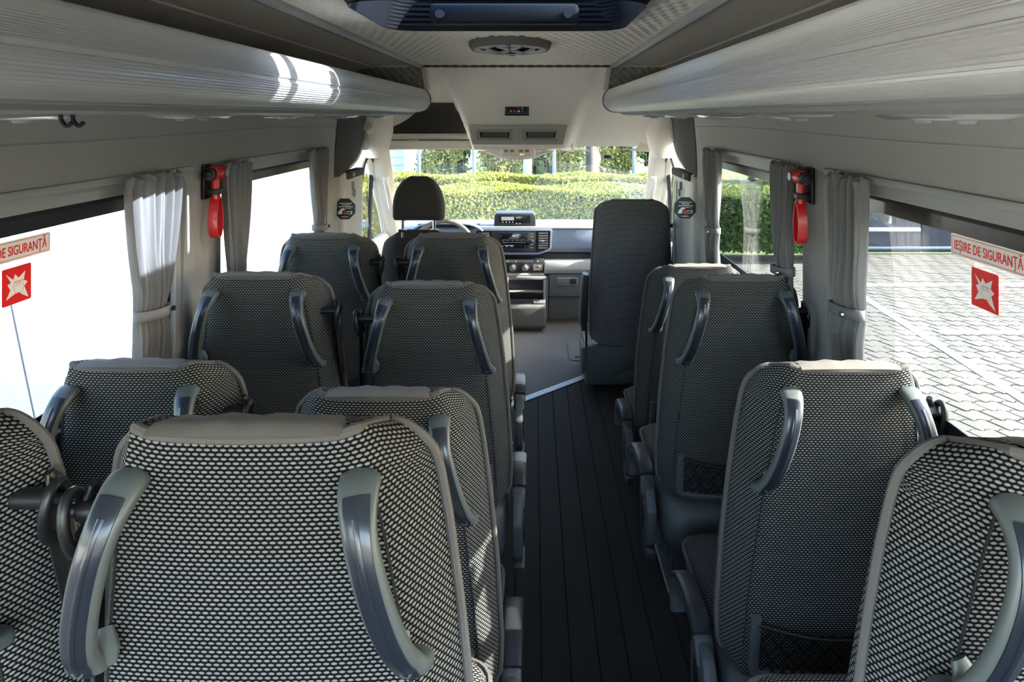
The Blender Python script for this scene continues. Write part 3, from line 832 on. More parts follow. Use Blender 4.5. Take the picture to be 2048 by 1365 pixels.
for s_ in steps:
    hring(m, prev[0], prev[1], s_[0], s_[1]); prev = s_
m.obj('hatch_frame', 'hatch_black', t, weld=True, angle=20)
m = MB(); m.prism(rrect(HX1-HX0-.05, HY1-HY0-.05, .08, 6, (HX0+HX1)/2, (HY0+HY1)/2), 'z', 2.092, 2.098); m.obj('pane', 'pane_hatch', t, smooth=False)
m = MB(); yh_ = HY1-.075
m.b2((-.19, yh_-.03, 1.998), (.21, yh_+.03, 2.05)); ho = m.obj('handle_bar', 'hatch_black', t, bevel=.012)
for x in (-.18, .16):
    m = MB(); m.cyl((x+.02, yh_-.036, 2.02), .012, .014, 'y', 14); m.obj('handle_bolt', 'black_plastic', ho)
m = MB()
for i in range(6): m.b2((HX0+.03, HY1-.034+.0, 2.0+i*.014), (HX1-.03, HY1-.026, 2.006+i*.014))
m.obj('inner_ribs', 'hatch_black', t)
m = MB(); m.b2((HX0+.02, 1.50, 2.03), (HX1-.02, 1.545, 2.075)); m.obj('cross_bar', 'hatch_black', t, bevel=.008)
# round vent with an open cut emblem
vc = Vector((.004, 2.47, 1.995)); vr = .137
t = thing('ceiling_vent', vc, 'round ceiling vent with openwork ring and V and W shaped bars', 'vent')
m = MB(); m.loft([[(vc.x+r*math.cos(a), vc.y+r*math.sin(a)*1.5, z) for a in [2*math.pi*k/40 for k in range(40)]] for r, z in ((vr+.012, 2.018), (vr+.010, 1.999), (vr+.003, 1.988), (vr-.006, 1.987))], cap=False)
m.obj('collar', 'vent_ring', t)
m = MB(); m.cyl((vc.x, vc.y, 2.002), vr-.003, .004, 'z', 40); m.xform(lambda p: Vector((p.x, vc.y+(p.y-vc.y)*1.5, p.z))); m.obj('dark_duct', 'dark_hole', t)
m = MB(); n = 40
for r0, r1 in ((vr-.006, vr-.046),):
    for k in range(n):
        a, b = 2*math.pi*k/n, 2*math.pi*(k+1)/n
        q = [(vc.x+r*math.cos(w_), vc.y+r*math.sin(w_)*1.5) for r, w_ in ((r0, a), (r0, b), (r1, b), (r1, a))]
        m.quad(*[(x, y, 1.987) for x, y in q]); m.quad(*[(x, y, 1.996) for x, y in q])
def ebar(a, b, w_=.013):
    a = Vector(a); b = Vector(b); d = (b-a).normalized(); nn = Vector((-d.y, d.x))*w_/2
    pts = [(a+nn), (b+nn), (b-nn), (a-nn)]; pts = [(vc.x+p.x*vr, vc.y+p.y*vr*1.5) for p in pts]
    m.prism(pts, 'z', 1.987, 1.994)
W_ = .16
ebar((-.36, -.74), (0, .02), W_); ebar((.36, -.74), (0, .02), W_)
ebar((-.74, -.30), (-.34, .74), W_); ebar((-.34, .74), (0, .12), W_); ebar((0, .12), (.34, .74), W_); ebar((.34, .74), (.74, -.30), W_)
m.obj('emblem_grille', 'vent_grey', t)
for dy in (-.190, .196):
    m = MB(); m.cyl((vc.x, vc.y+dy, 1.990), .010, .012, 'z', 12); m.obj('clip', 'vent_ring', t, bevel=.003)
# ================================================================== CURTAINS AND RAILS
def rail(sx, y0, y1, label):
    m = MB(); X = wx(1.60)-.006
    pts = smoothpath([(sx*(X+.028), y0-.01, 1.588), (sx*(X+.006), y0+.03, 1.599), (sx*X, y0+.12, 1.601), (sx*X, y1-.12, 1.601), (sx*(X+.006), y1-.03, 1.599), (sx*(X+.028), y1+.01, 1.588)], 5)
    m.sweep(pts, (0, 0, 1), .008, .0045, 8, 4); tag(m.obj('curtain_rail', 'frame_grey', angle=40), label, 'curtain rail', 'curtain rails above the side windows')
rail(-1, -.32, 1.88, 'pale curtain rail over the stickered window facing the white panel wall')
rail(-1, 2.10, 3.19, 'pale curtain rail over the front window facing the white panel wall')
rail(1, -.32, 1.80, 'pale curtain rail over the stickered window facing the paved lot')
rail(1, 2.02, 3.17, 'pale curtain rail over the window looking onto the dark hedge')
def curtain(sx, y0, y1, ztie, wtie, yt, folds, label, zb=1.03, seed=0, amp=.026):
    rnd = random.Random(seed); yc = (y0+y1)/2; W0 = y1-y0
    t = thing('curtain', (sx*.87, yc, zb), label, 'curtain', 'grey gathered curtains at the side windows')
    ph = [rnd.uniform(-.5, .5) for _ in range(5)]
    def half(z):
        if z > ztie: k = sstep(ztie, 1.59, z)**.75; return wtie+(W0-wtie)*k
        k = sstep(ztie, zb, z) if False else min(1, (ztie-z)/(max(.05, ztie-zb))); return wtie+(W0*.72-wtie)*k**.8
    def mid(z):
        k = sstep(ztie+.25, ztie, z) if z > ztie else 1
        return yc+(yt-yc)*k
    Xb = .862
    def P(u, z, off=0):
        wv = half(z); head = sstep(1.578, 1.60, z)
        f = math.sin(2*math.pi*(folds*u)+ph[0]+ph[1]*math.sin(z*9)+.9*math.sin(2*math.pi*u+ph[4]*6)); f = math.copysign(abs(f)**.65, f); f2 = math.sin(2*math.pi*(folds*2.3*u)+ph[2]*3)
        pinch = 1-.45*math.exp(-((z-ztie)/.04)**2)
        A = amp*pinch
        x = Xb-.004-A*(.55+.5*f)-.004*f2-.006*head*math.sin(2*math.pi*folds*2*u)-off
        # rounder towards the tie so that the bundle has depth
        x -= .018*math.exp(-((z-ztie)/.10)**2)*math.sin(math.pi*u)
        y = mid(z)+(u-.5)*wv+.004*math.sin(2*math.pi*folds*u+1.2)*pinch
        zz = z+.006*head*math.sin(2*math.pi*folds*1.7*u+ph[3])
        return (sx*x, y, zz)
    nu, zs = 96, [1.605, 1.597, 1.589, 1.581, 1.568, 1.545]+[1.545-(1.545-zb)*k/26 for k in range(1, 27)]
    m = MB(); m.loft([[P(u/nu, z) for u in range(nu+1)] for z in zs], closed=False)
    d = m.obj('drape', 'curtain', t, angle=80)
    sm = d.modifiers.new('thickness', 'SOLIDIFY'); sm.thickness = .0014; sm.offset = 0
    # tie band with a snap
    m = MB(); a = wtie/2+.006; ring = []
    for k in range(28):
        an = 2*math.pi*k/28; ring.append((sx*(Xb-.022-.028*math.sin(an)), yt+a*math.cos(an), ztie-.012*math.cos(an)*(.5)))
    rings = [[(x+sx*0, y, z+dz) for x, y, z in ring] for dz in (-.012, .012)]
    m.loft(rings, cap=False); b = m.obj('tie_band', 'curtain', t, angle=80); sm = b.modifiers.new('thickness', 'SOLIDIFY'); sm.thickness = .0025
    an = .22*math.pi; m = MB(); m.cyl((sx*(Xb-.053), yt+a*.55*(1 if sx < 0 else -1)*1.0+(.0), ztie), .0065, .006, 'x', 14); m.obj('snap_button', 'chrome' if sx > 0 else 'black_plastic', b)
    return t
def zat(x, y, sx): return at(x, y, X=sx*.835)
p = zat(300, 630, -1)
curtain(-1, 1.555, 1.79, zat(300, 630, -1).z, .125, 1.665, 5.5, 'wide grey curtain tied beside the exit sticker window, white panel wall side', seed=1)
curtain(-1, 2.05, 2.23, 1.20, .10, 2.13, 4, 'grey curtain hanging beside the red hammer, white panel wall side', seed=2)
curtain(-1, 2.84, 3.08, zat(637, 457, -1).z, .115, 2.96, 5, 'grey curtain in front of the pale belt pillar behind the driver', seed=3)
curtain(1, 1.555, 1.745, zat(1693, 622, 1).z, .145, 1.640, 5, 'grey curtain with a silver snap beside the exit sticker window, paved lot side', seed=4)
curtain(1, 1.985, 2.15, zat(1570, 545, 1).z, .13, 2.06, 5, 'grey curtain hanging beside the red hammer, paved lot side', seed=5)
curtain(1, 2.76, 3.01, zat(1425, 462, 1).z, .15, 2.87, 5, 'grey curtain next to the pale belt pillar, paved lot side', seed=6)
# ================================================================== EMERGENCY HAMMERS
def hammer(sx, y, z, label):
    X = sx*wx(z)
    t = thing('emergency_hammer', (X, y, z), label, 'hammer', 'red emergency hammers')
    q = lambda d: X-sx*d
    m = MB(); m.b2((min(q(0), q(.012)), y-.020, z-.075), (max(q(0), q(.012)), y+.028, z+.028)); br = m.obj('bracket', 'black_plastic', t, bevel=.004)
    m = MB(); m.b2((min(q(.01), q(.05)), y-.014, z-.062), (max(q(.01), q(.05)), y+.014, z-.044)); m.obj('clip', 'black_plastic', br, bevel=.003)
    m = MB(); m.cyl((q(.032), y-.030, z), .019, .020, 'y', 18); m.cyl((q(.032), y-.042, z), .011, .008, 'y', 14); m.obj('socket', 'black_plastic', br, bevel=.003)
    m = MB(); m.cyl((q(.032), y+.014, z), .021, .070, 'y', 22); hd = m.obj('head', 'red_plastic', t, bevel=.004)
    m = MB(); m.cyl((q(.054), y+.03, z), .012, .004, 'x', 18); m.obj('face_disc', 'bolt', hd)
    m = MB(); m.sweep([(q(.034), y, z-.012), (q(.034), y+.001, z-.04), (q(.036), y, z-.075)], (0, 1, 0), [.014, .012, .013], .010, 12, 2.6); m.obj('neck', 'red_plastic', t)
    # strap like loop handle
    pts = []
    for k in range(25):
        a = 2*math.pi*k/24; pts.append((math.sin(a), math.cos(a)))
    ring = [(y+.019*(u*(1-.30*v)), z-.128+.060*v) for u, v in pts[:-1]]
    m = MB(); n = len(ring)
    rows = []
    for k in range(n):
        a = ring[k]; c = ((a[0]-y), (a[1]-(z-.128))); L = math.hypot(*c); nv = (c[0]/L*.0022, c[1]/L*.0022)
        rows.append([(q(.022), a[0]+nv[0], a[1]+nv[1]), (q(.048), a[0]+nv[0], a[1]+nv[1]), (q(.048), a[0]-nv[0], a[1]-nv[1]), (q(.022), a[0]-nv[0], a[1]-nv[1])])
    rows.append(rows[0]); m.loft(rows, cap=False); m.obj('loop_handle', 'red_plastic', t, angle=50)
    return t
hp = at(430, 347, X=-.85); hammer(-1, hp.y, hp.z, 'red emergency hammer on the wall pillar on the white panel wall side')
hp = at(1602, 355, X=.85); hammer(1, hp.y, hp.z, 'red emergency hammer on the wall pillar on the paved lot side')
# ================================================================== WINDOW STICKERS
def to_wall(me, sx, ystart, zbase, X):
    """flat lettering (x right, y up) onto a side pane so that it reads from inside"""
    for v in me.vertices:
        x, y, z = v.co; v.co = (sx*X-sx*z, ystart+(x if sx < 0 else -x), zbase+y)
    if True: me.flip_normals() if False else None
    return me
def poly_mesh(name, polys, m, depth=.0003):
    b = MB()
    for pl, d0, d1 in polys: b.prism(pl, 'z', d0, d1)
    return b.mesh(name, m, smooth=False)
def frame_poly(w, h, r, t, cx, cy, d0, d1):
    b = MB(); a = rrect(w, h, r, 4, cx, cy); c = rrect(w-2*t, h-2*t, max(.0005, r-t), 4, cx, cy); n = len(a)
    for q in range(n):
        k = (q+1) % n; b.quad((*a[q], d1), (*a[k], d1), (*c[k], d1), (*c[q], d1))
    return b
def stickers(sx, yl, z0, side):
    X = .9235; L, H = .212, .041
    t = thing('exit_sign', (sx*X, yl+(L/2 if sx < 0 else -L/2), z0), 'white sticker with red emergency exit lettering on the window facing the %s' % side, 'sticker')
    def add(nm, me, par, zb=z0, ys=yl):
        to_wall(me, sx, ys, zb, X); return put(nm, me, par)
    bk = add('backing', poly_mesh('backing', [(rrect(L, H, .002, 4, L/2, H/2), 0, .0006)], 'sticker_white'), t)
    add('red_border', frame_poly(L-.006, H-.006, .003, .0012, L/2, H/2, 0, .0009).mesh('red_border', 'sticker_red', smooth=False), t)
    tm = text_mesh('IEȘIRE DE SIGURANȚĂ', .0262, 'sticker_red', 1, .0002)
    xs = [v.co.x for v in tm.vertices]; sc_ = (L-.022)/(max(xs)-min(xs)); x0 = min(xs)
    for v in tm.vertices: v.co = ((v.co.x-x0)*sc_+.011, v.co.y+.0115, v.co.z+.0010)
    add('lettering', tm, t)
    # pictogram of a hand breaking the pane
    S = .082; dy = .038; zp = z0-.012-.072; Hp = .072
    ys = yl+(dy if sx < 0 else -(.06))
    if sx < 0: ys = yl+L-.115-.018
    t2 = thing('break_pane_sign', (sx*X, ys+(S/2 if sx < 0 else -S/2), zp), 'red sticker with a white fist in a burst, window facing the %s' % side, 'sticker')
    add('backing', poly_mesh('backing', [(rrect(S*.92, Hp, .003, 4, S/2, Hp/2), 0, .0006)], 'sticker_red'), t2, zp, ys)
    st = [(.10, .86), (.36, .66), (.42, .80), (.55, .68), (.80, .82), (.74, .58), (.88, .50), (.76, .40), (.92, .06), (.66, .20), (.58, .28), (.40, .26), (.10, .16), (.26, .40), (.16, .56), (.28, .60)]
    def S2(p): return [(.06*S+x*S*.88, y*Hp) for x, y in p]
    tri = MB(); c_ = (.52, .46); cc = S2([c_])[0]; pp = S2(st)
    for k in range(len(pp)): tri.face([(*cc, .0009), (*pp[k], .0009), (*pp[(k+1) % len(pp)], .0009)])
    add('burst', tri.mesh('burst', 'sticker_white', smooth=False), t2, zp, ys)
    hand = [(.44, .10), (.66, .08), (.68, .28), (.74, .42), (.72, .60), (.38, .60), (.36, .44), (.43, .30)]
    hb = MB(); hp_ = S2(hand); n = len(hp_)
    cx = sum(p[0] for p in hp_)/n; cy = sum(p[1] for p in hp_)/n
    for k in range(n):                # red outline of the hand
        a, b = hp_[k], hp_[(k+1) % n]
        sh = lambda p, f: (cx+(p[0]-cx)*f, cy+(p[1]-cy)*f)
        hb.quad((*a, .0011), (*b, .0011), (*sh(b, .94), .0011), (*sh(a, .94), .0011))
    for fx in (.46, .545, .63):       # finger divisions
        a, b = S2([(fx, .60), (fx, .47)]); hb.quad((a[0]-.0006, a[1], .0011), (a[0]+.0006, a[1], .0011), (b[0]+.0006, b[1], .0011), (b[0]-.0006, b[1], .0011))
    add('hand_outline', hb.mesh('hand_outline', 'sticker_red', smooth=False), t2, zp, ys)
    top = MB()
    for fx in (.38, .465, .55, .635):
        a = S2([(fx, .58), (fx+.08, .58), (fx+.08, .635), (fx, .635)]); top.face([(*p, .0010) for p in a])
    add('knuckles', top.mesh('knuckles', 'sticker_white', smooth=False), t2, zp, ys)
pr = at(1903, 507, X=.9235); stickers(1, pr.y, pr.z, 'paved lot')
plft = at(100, 502, X=-.9235); stickers(-1, plft.y-.212, plft.z, 'white panel wall')
# ================================================================== SCENTED TAGS ON THE BELT PILLARS
for sx, px, py in ((-1, 690, 418), (1, 1370, 416)):
    p = at(px, py, Y=3.40 if sx < 0 else 3.305); X = p.x; r = .056
    t = thing('hanging_tag', (X, p.y, p.z), 'black octagonal tag with white vehicle print on the %s' % ('pillar behind the driver' if sx < 0 else 'pillar by the front passenger seat'), 'tag', None)
    def pl(pts, d0, d1, nm, mt):
        b = MB()
        for q in pts: b.prism(q, 'z', d0, d1)
        me = b.mesh(nm, mt, smooth=False)
        for v in me.vertices: x, y, z = v.co; v.co = Vector((X+x, p.y-z, p.z+y))
        return put(nm, me, t)
    K = 1.0
    octo = [(K*r*math.cos(R_(22.5+45*k)), r*math.sin(R_(22.5+45*k))) for k in range(8)]
    pl([octo], 0, .002, 'disc', 'tag_black')
    def rc(x0, y0, x1, y1): return [(x0*r*K, y0*r), (x1*r*K, y0*r), (x1*r*K, y1*r), (x0*r*K, y1*r)]
    rows = []
    rr = random.Random(3)
    for (yy, xa, xb) in ((.50, -.50, .62), (.35, -.28, .42), (.19, -.60, .70)):
        x = xa
        while x < xb:
            w_ = rr.uniform(.03, .09); rows.append(rc(x, yy-.035, min(x+w_, xb), yy+.035)); x += w_+.03
    pl(rows, .002, .0026, 'print_lines', 'tag_white')
    car = [[(-.62, -.48), (-.60, -.30), (-.48, -.16), (-.30, .04), (-.20, .05), (.00, .03), (-.02, -.12), (-.22, -.12), (-.26, -.46)], [(.05, .04), (.55, .01), (.55, .04), (.05, .08)], [(.10, -.24), (.60, -.20), (.60, -.25), (.10, -.29)], [(.12, -.42), (.52, -.42), (.52, -.46), (.12, -.46)], [(.54, -.45), (.64, -.45), (.64, -.20), (.58, -.20)], [(-.30, -.74), (.30, -.74), (.30, -.69), (-.30, -.69)]]
    pl([[(x*r*K, y*r) for x, y in q] for q in car], .002, .0026, 'vehicle_print', 'tag_white')
    pl([[(-.14*r*K, -.22*r), (.16*r*K, -.22*r), (.16*r*K, -.46*r), (.02*r*K, -.60*r), (-.12*r*K, -.48*r)]], .0026, .0032, 'red_shield', 'red_plastic')
    m = MB(); m.tube([(X, p.y, p.z+r*.85), (X+sx*.002, p.y+.004, p.z+r*.85+.05), (X+sx*.003, p.y+.02, 1.345)], .0018, 6); m.obj('cord', 'tag_white', t)
# ================================================================== DRIVER CAB
# overhead console: two deep pockets in a frame
t = thing('overhead_console', (0, 4.12, 1.58), 'off-white overhead console with two open pockets above the windscreen', 'console')
cz0, cz1 = 1.586, 1.70; cy = 3.80
m = MB()
m.prism([(-.285, cz1), (.285, cz1), (.262, cz0+.012), (.245, cz0), (-.245, cz0), (-.262, cz0+.012)], 'y', cy+.02, cy+.42); m.obj('housing', 'headliner', t, bevel=.01)
m = MB()
xs = [-.275, -.235, -.035, .035, .235, .275]; zs = [cz0+.004, cz0+.028, cz1-.024, cz1-.004]
for i in range(5):
    for j in range(3):
        if i in (1, 3) and j == 1: continue
        f = lambda z: 1-.09*(cz1-z)/(cz1-cz0)
        m.face([(xs[i]*f(zs[j]), cy, zs[j]), (xs[i+1]*f(zs[j]), cy, zs[j]), (xs[i+1]*f(zs[j+1]), cy, zs[j+1]), (xs[i]*f(zs[j+1]), cy, zs[j+1])])
for s_ in ((-.275, .275),):
    m.b2((-.27, cy+.001, cz1-.012), (.27, cy+.022, cz1-.004)); m.b2((-.25, cy+.001, cz0+.004), (.25, cy+.022, cz0+.012))
m.obj('face_plate', 'vent_grey', t, weld=True)
for sx in (-1, 1):
    m = MB(); a = [(-.10, cz0+.028), (.10, cz0+.028), (.10, cz1-.024), (-.10, cz1-.024)]; b = [(-.078, cz0+.042), (.078, cz0+.042), (.084, cz1-.040), (-.084, cz1-.040)]
    xo = sx*.129
    for k in range(4):
        q = (k+1) % 4
        m.quad((a[k][0]+xo, cy-.004, a[k][1]), (a[q][0]+xo, cy-.004, a[q][1]), (b[q][0]+xo, cy+.012, b[q][1]), (b[k][0]+xo, cy+.012, b[k][1]))
    po = m.obj('pocket_frame', 'vent_grey', t)
    m = MB()
    for k in range(4):
        q = (k+1) % 4
        m.quad((b[k][0]+xo, cy+.012, b[k][1]), (b[q][0]+xo, cy+.012, b[q][1]), (b[q][0]*.9+xo, cy+.02, b[q][1]*.9+.165), (b[k][0]*.9+xo, cy+.02, b[k][1]*.9+.165))
    m.quad(*[(x*.9+xo, cy+.0195, z*.9+.165) for x, z in b]); m.obj('pocket_lining', 'dash_black', po)
# climate control panel
p = at(1034, 223, Y=3.715)
t = thing('climate_control', p, 'small dark control panel with red display set into the headliner', 'control panel')
def tiltbox(c, d, nm, mt, off, bev=.0015):
    m = MB(); rot = Matrix.Rotation(R_(-43), 3, 'X')
    m.box((0, 0, 0), d); m.xform(lambda q: rot @ (q+Vector((c[0], off, c[1])))+p); return m.obj(nm, mt, t, bevel=bev)
tiltbox((0, 0), (.130, .012, .062), 'panel', 'dash_black', -.004)
tiltbox((0, .0), (.118, .002, .050), 'rim', 'frame_grey', -.0105, 0)
tiltbox((0, .0), (.114, .002, .046), 'face', 'dash_black', -.0112, 0)
tiltbox((-.011, -.010), (.018, .002, .012), 'display', 'sticker_red', -.0122, 0)
for cx_, cz_, mt in ((-.033, -.010, 'tag_white'), (.010, .011, 'red_plastic'), (.029, .011, 'tag_white'), (.010, -.011, 'screen_blue'), (.029, -.011, 'frame_grey')):
    tiltbox((cx_, cz_), (.010, .002, .010), 'button', mt, -.0125, .002)
# white shelf lip and tray on the driver's side, dome lamp
t = thing('overhead_shelf', (-.4, 4.4, 1.55), 'off-white shelf lip running below the headliner over the driver', 'shelf')
pts = [(-.90, 3.96, 1.578), (-.86, 4.12, 1.575), (-.72, 4.20, 1.570), (-.3, 4.22, 1.570), (.20, 4.22, 1.562), (.33, 4.16, 1.558)]
m = MB(); m.sweep(smoothpath(pts, 5), (0, 0, 1), .028, .012, 10, 3.5); m.obj('lip', 'white_plastic', t)
m = MB(); m.prism([(-.90, 4.0), (-.70, 4.19), (.32, 4.19), (.32, 4.95), (-.90, 4.95)], 'z', 1.545, 1.553); m.obj('tray', 'headliner', t)
m = MB(); m.tube(smoothpath([(-.87, 3.94, 1.69), (-.86, 4.03, 1.63), (-.80, 4.13, 1.595)], 4), [.03]*9, 8); m.obj('end_bracket', 'white_plastic', t)
m = MB(); m.prism([(-.78, 4.28), (-.64, 4.28), (-.64, 4.31), (-.78, 4.31)], 'z', 1.554, 1.625); m.obj('stop_tab', 'white_plastic', t, bevel=.008)
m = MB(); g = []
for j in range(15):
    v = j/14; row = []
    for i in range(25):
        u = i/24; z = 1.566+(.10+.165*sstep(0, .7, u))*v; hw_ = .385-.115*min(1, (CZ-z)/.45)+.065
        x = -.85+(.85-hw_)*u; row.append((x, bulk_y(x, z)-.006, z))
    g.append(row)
m.loft(g, closed=False); m.obj('recess_shade', 'wall_dark', t, angle=60)  # dark sheet over the headliner, its colour stands in for shade in the hollow
t = thing('dome_lamp', (-.01, 4.36, 1.50), 'off-white dome lamp with slotted vents and an orange switch', 'lamp')
m = MB(); rings = []
for z, w_, d in ((1.543, .235, .09), (1.532, .20, .085), (1.505, .135, .07), (1.488, .09, .05)):
    rings.append([(-.01+x, 4.17+y, z) for x, y in rrect(2*w_, 2*d, .04, 5)])
m.loft(rings); m.obj('pod', 'white_plastic', t, angle=60)
q = at(1036, 306, Y=4.06)
m = MB(); m.box(q, (.205, .03, .052)); lb = m.obj('lamp_body', 'white_plastic', t, bevel=.008)
for k, dx in enumerate((-.07, -.035, .018, .053)):
    for dz_ in (.017, .008):
        m = MB(); m.box((q.x+dx, q.y-.0155, q.z+dz_), (.025, .002, .006)); m.obj('vent_slot', 'vent_ring', lb)
m = MB(); m.box((q.x+.024, q.y-.0155, q.z-.008), (.024, .002, .004)); m.obj('orange_switch', 'amber', lb)
m = MB(); m.box((q.x-.005, q.y-.0155, q.z-.008), (.15, .001, .0012)); m.obj('lens_seam', 'vent_ring', lb)
q = at(1215, 313, Y=4.3); m = MB(); m.box(q, (.05, .03, .025)); tag(m.obj('mirror_sensor', 'black_plastic', bevel=.005), 'small black sensor box at the top of the windscreen', 'sensor')
# sun visor on the passenger side
a = at(1290, 290, Y=4.18)
m = MB(); m.prism([(a.x-.10, a.z-.035), (a.x-.055, a.z-.02), (a.x-.03, a.z+.02), (a.x+.0, a.z+.038), (a.x+.05, a.z+.03), (a.x+.068, a.z+.0), (a.x+.068, a.z-.045), (a.x+.0, a.z-.042)], 'y', 4.17, 4.192)
tag(m.obj('sun_visor', 'headliner', bevel=.006), 'beige sun visor flap at the corner of the windscreen', 'sun visor')
# windscreen
t = thing('window_5', (0, 5.0, 1.0), 'wide windscreen above the dashboard', 'window'); t['kind'] = 'structure'
m = MB(); g = []
for j in range(9):
    v = j/8; z = .86+.76*v; y0 = 5.55-1.20*v; hw = .97-.12*v
    g.append([(hw*u, y0-.16*u*u*(1), z) for u in [(-1+2*i/20) for i in range(21)]])
m.loft(g, closed=False); wo = m.obj('pane', 'pane_front', t)
m = MB(); m.tube([g[8][i] for i in range(21)], .02, 8); m.obj('top_seal', 'white_plastic', t)
# windscreen pillars, grab handles, cab doors
for sx, k, lab in ((-1, 6, 'driver'), (1, 7, 'passenger')):
    top = Vector((sx*.862, 4.12, 1.64)); bot = Vector((sx*.925, 4.95, .86)); rings = []
    for i in range(9):
        s_ = i/8; c = top+(bot-top)*s_; wd = .055+.018*(1-s_)**2+.012*s_
        rings.append([(c.x+sx*dx*1.0, c.y+dy, c.z) for dx, dy in ((-wd, -.02), (-wd*.6, -.055), (.02, -.07), (.07, -.05), (.08, .05), (-wd*.7, .06))])
    m = MB(); m.loft(rings); po = struct(m.obj('trim_%d' % k, 'white_plastic', angle=40, bevel=.006), 'off-white windscreen pillar trim on the %s side' % lab, 'trim')
    c0 = top+(bot-top)*.36; c1 = top+(bot-top)*.66
    off = Vector((-sx*.035, -.095, 0)); o2 = Vector((-sx*.03, -.05, 0))
    m = MB(); m.sweep(smoothpath([c0+o2, c0+off*.9+Vector((0, 0, -.015)), c0+(c1-c0)*.5+off*1.1, c1+off*.9+Vector((0, 0, .015)), c1+o2], 5), (1, 0, 0), .016, .010, 10, 3)
    m.obj('grab_handle', 'white_plastic', po)
    # corner between header and pillar
    m = MB(); m.loft([[(sx*(.86+.10*math.cos(a)*r), 4.10+.14*r*math.sin(a), z) for a in [2*math.pi*q/16 for q in range(16)]] for z, r in ((1.50, .55), (1.56, .8), (1.64, 1.0), (1.80, 1.1))])
    m.obj('corner_cover', 'headliner', po)
    t = thing('door_%d' % (1 if sx < 0 else 2), (sx*.95, 4.4, .0), 'cab door with black sealed window frame on the %s side' % lab, 'door'); t['kind'] = 'structure'
    m = MB(); m.prism([(3.97, .28), (5.05, .28), (5.05, .92), (3.97, .95)], 'x', sx*.94, sx*.99); m.obj('door_panel', 'pillar_plastic', t, bevel=.012)
    path = smoothpath([(sx*.965, 3.985, .93), (sx*.955, 3.99, 1.2), (sx*.94, 4.01, 1.40), (sx*.932, 4.07, 1.49), (sx*.93, 4.17, 1.50), (sx*.937, 4.32, 1.42), (sx*.95, 4.58, 1.18), (sx*.965, 4.84, .93)], 6)
    m = MB(); m.sweep(path, (1, 0, 0), .020, .026, 10, 4); m.obj('window_frame', 'white_plastic', t, angle=40)
    m = MB(); m.tube([q+Vector((-sx*.022, 0, 0)) for q in path], .008, 8); m.obj('black_seal', 'black_rubber', t)
    m = MB(); m.sweep([Vector((sx*.975, 4.40, .93)), Vector((sx*.96, 4.37, 1.2)), Vector((sx*.945, 4.35, 1.40))], (1, 0, 0), .012, .018, 8, 4); m.obj('quarter_bar', 'black_rubber', t)
    pl = [(3.99, .93), (3.995, 1.2), (4.01, 1.40), (4.07, 1.485), (4.17, 1.495), (4.32, 1.415), (4.58, 1.175), (4.84, .93)]
    m = MB(); m.prism(pl, 'x', sx*.962, sx*.966); m.obj('pane', 'pane', t, smooth=False)
# ------------------------------------------------------------------ dashboard
t = thing('dashboard', (0, 5.1, .3), 'blue-grey dashboard with pale ledge below the windscreen', 'dashboard')
DY = 4.90
m = MB(); m.loft([[(x, y+.10*(x/.9)**2*0, z) for y, z in ((5.52, .88), (5.52, .955), (5.0, .988), (DY+.01, .986), (DY-.004, .978), (DY+.015, .84), (DY+.055, .80), (DY+.12, .79), (DY+.20, .88))] for x in (-.93, -.3, .3, .93)])
m.obj('upper_body', 'dash_dark', t, bevel=.006)
m = MB(); m.b2((-.30, DY-.012, .981), (.93, DY+.05, .993)); m.obj('top_edge', 'dash_top', t, bevel=.004)
m = MB(); m.b2((-.93, DY+.06, .30), (.93, 5.45, .79)); m.obj('core', 'dash_black', t)
m = MB(); m.prism([(DY-.02, .748), (DY+.08, .752), (DY+.08, .655), (DY-.012, .655), (DY-.03, .69)], 'x', .165, .93); m.obj('ledge', 'dash_light', t, bevel=.006)
m = MB(); m.prism([(DY-.01, .662), (DY+.08, .662), (DY+.08, .640), (DY-.01, .640)], 'x', -.93, .166); m.obj('ledge', 'dash_light', t, bevel=.004)
m = MB(); m.prism([(DY-.005, .65), (DY+.07, .65), (DY+.07, .30), (DY+.03, .30)], 'x', .20, .93); gl = m.obj('glove_box', 'dash_lower', t, bevel=.006)
m = MB(); m.box((.56, DY+.004, .478), (.72, .02, .003)); m.obj('seam', 'dash_black', gl)
m = MB(); m.box((.335, DY-.004, .597), (.150, .012, .056)); gh = m.obj('handle_frame', 'dash_light', gl, bevel=.005)
m = MB(); m.box((.335, DY-.0095, .597), (.138, .006, .044)); m.obj('handle_recess', 'dash_black', gh, bevel=.004)
m = MB(); m.box((.31, DY-.012, .597), (.085, .008, .042)); m.obj('handle_flap', 'dash_lower', gh, bevel=.004)
m = MB(); m.prism([(DY+.0, .642), (DY+.07, .642), (DY+.07, .30), (DY+.03, .30)], 'x', -.93, .195); m.obj('lower_panel', 'dash_lower', t, bevel=.004)
# centre hood
m = MB(); out = [(-.335, .985), (.212, .985), (.222, .975), (.216, .845), (.200, .828), (.125, .800), (-.335, .800)]
inn = [(-.325, .972), (.205, .972), (.208, .965), (.203, .850), (.19, .838), (.118, .812), (-.325, .812)]
for k in range(len(out)):
    q = (k+1) % len(out)
    m.quad((out[k][0], DY-.028, out[k][1]), (out[q][0], DY-.028, out[q][1]), (inn[q][0], DY-.030, inn[q][1]), (inn[k][0], DY-.030, inn[k][1]))
    m.quad((out[k][0], DY-.028, out[k][1]), (out[q][0], DY-.028, out[q][1]), (out[q][0], DY+.02, out[q][1]), (out[k][0], DY+.02, out[k][1]))
    m.quad((inn[k][0], DY-.030, inn[k][1]), (inn[q][0], DY-.030, inn[q][1]), (inn[q][0], DY-.012, inn[q][1]), (inn[k][0], DY-.012, inn[k][1]))
m.obj('centre_hood', 'dash_dark', t, weld=True, angle=30)
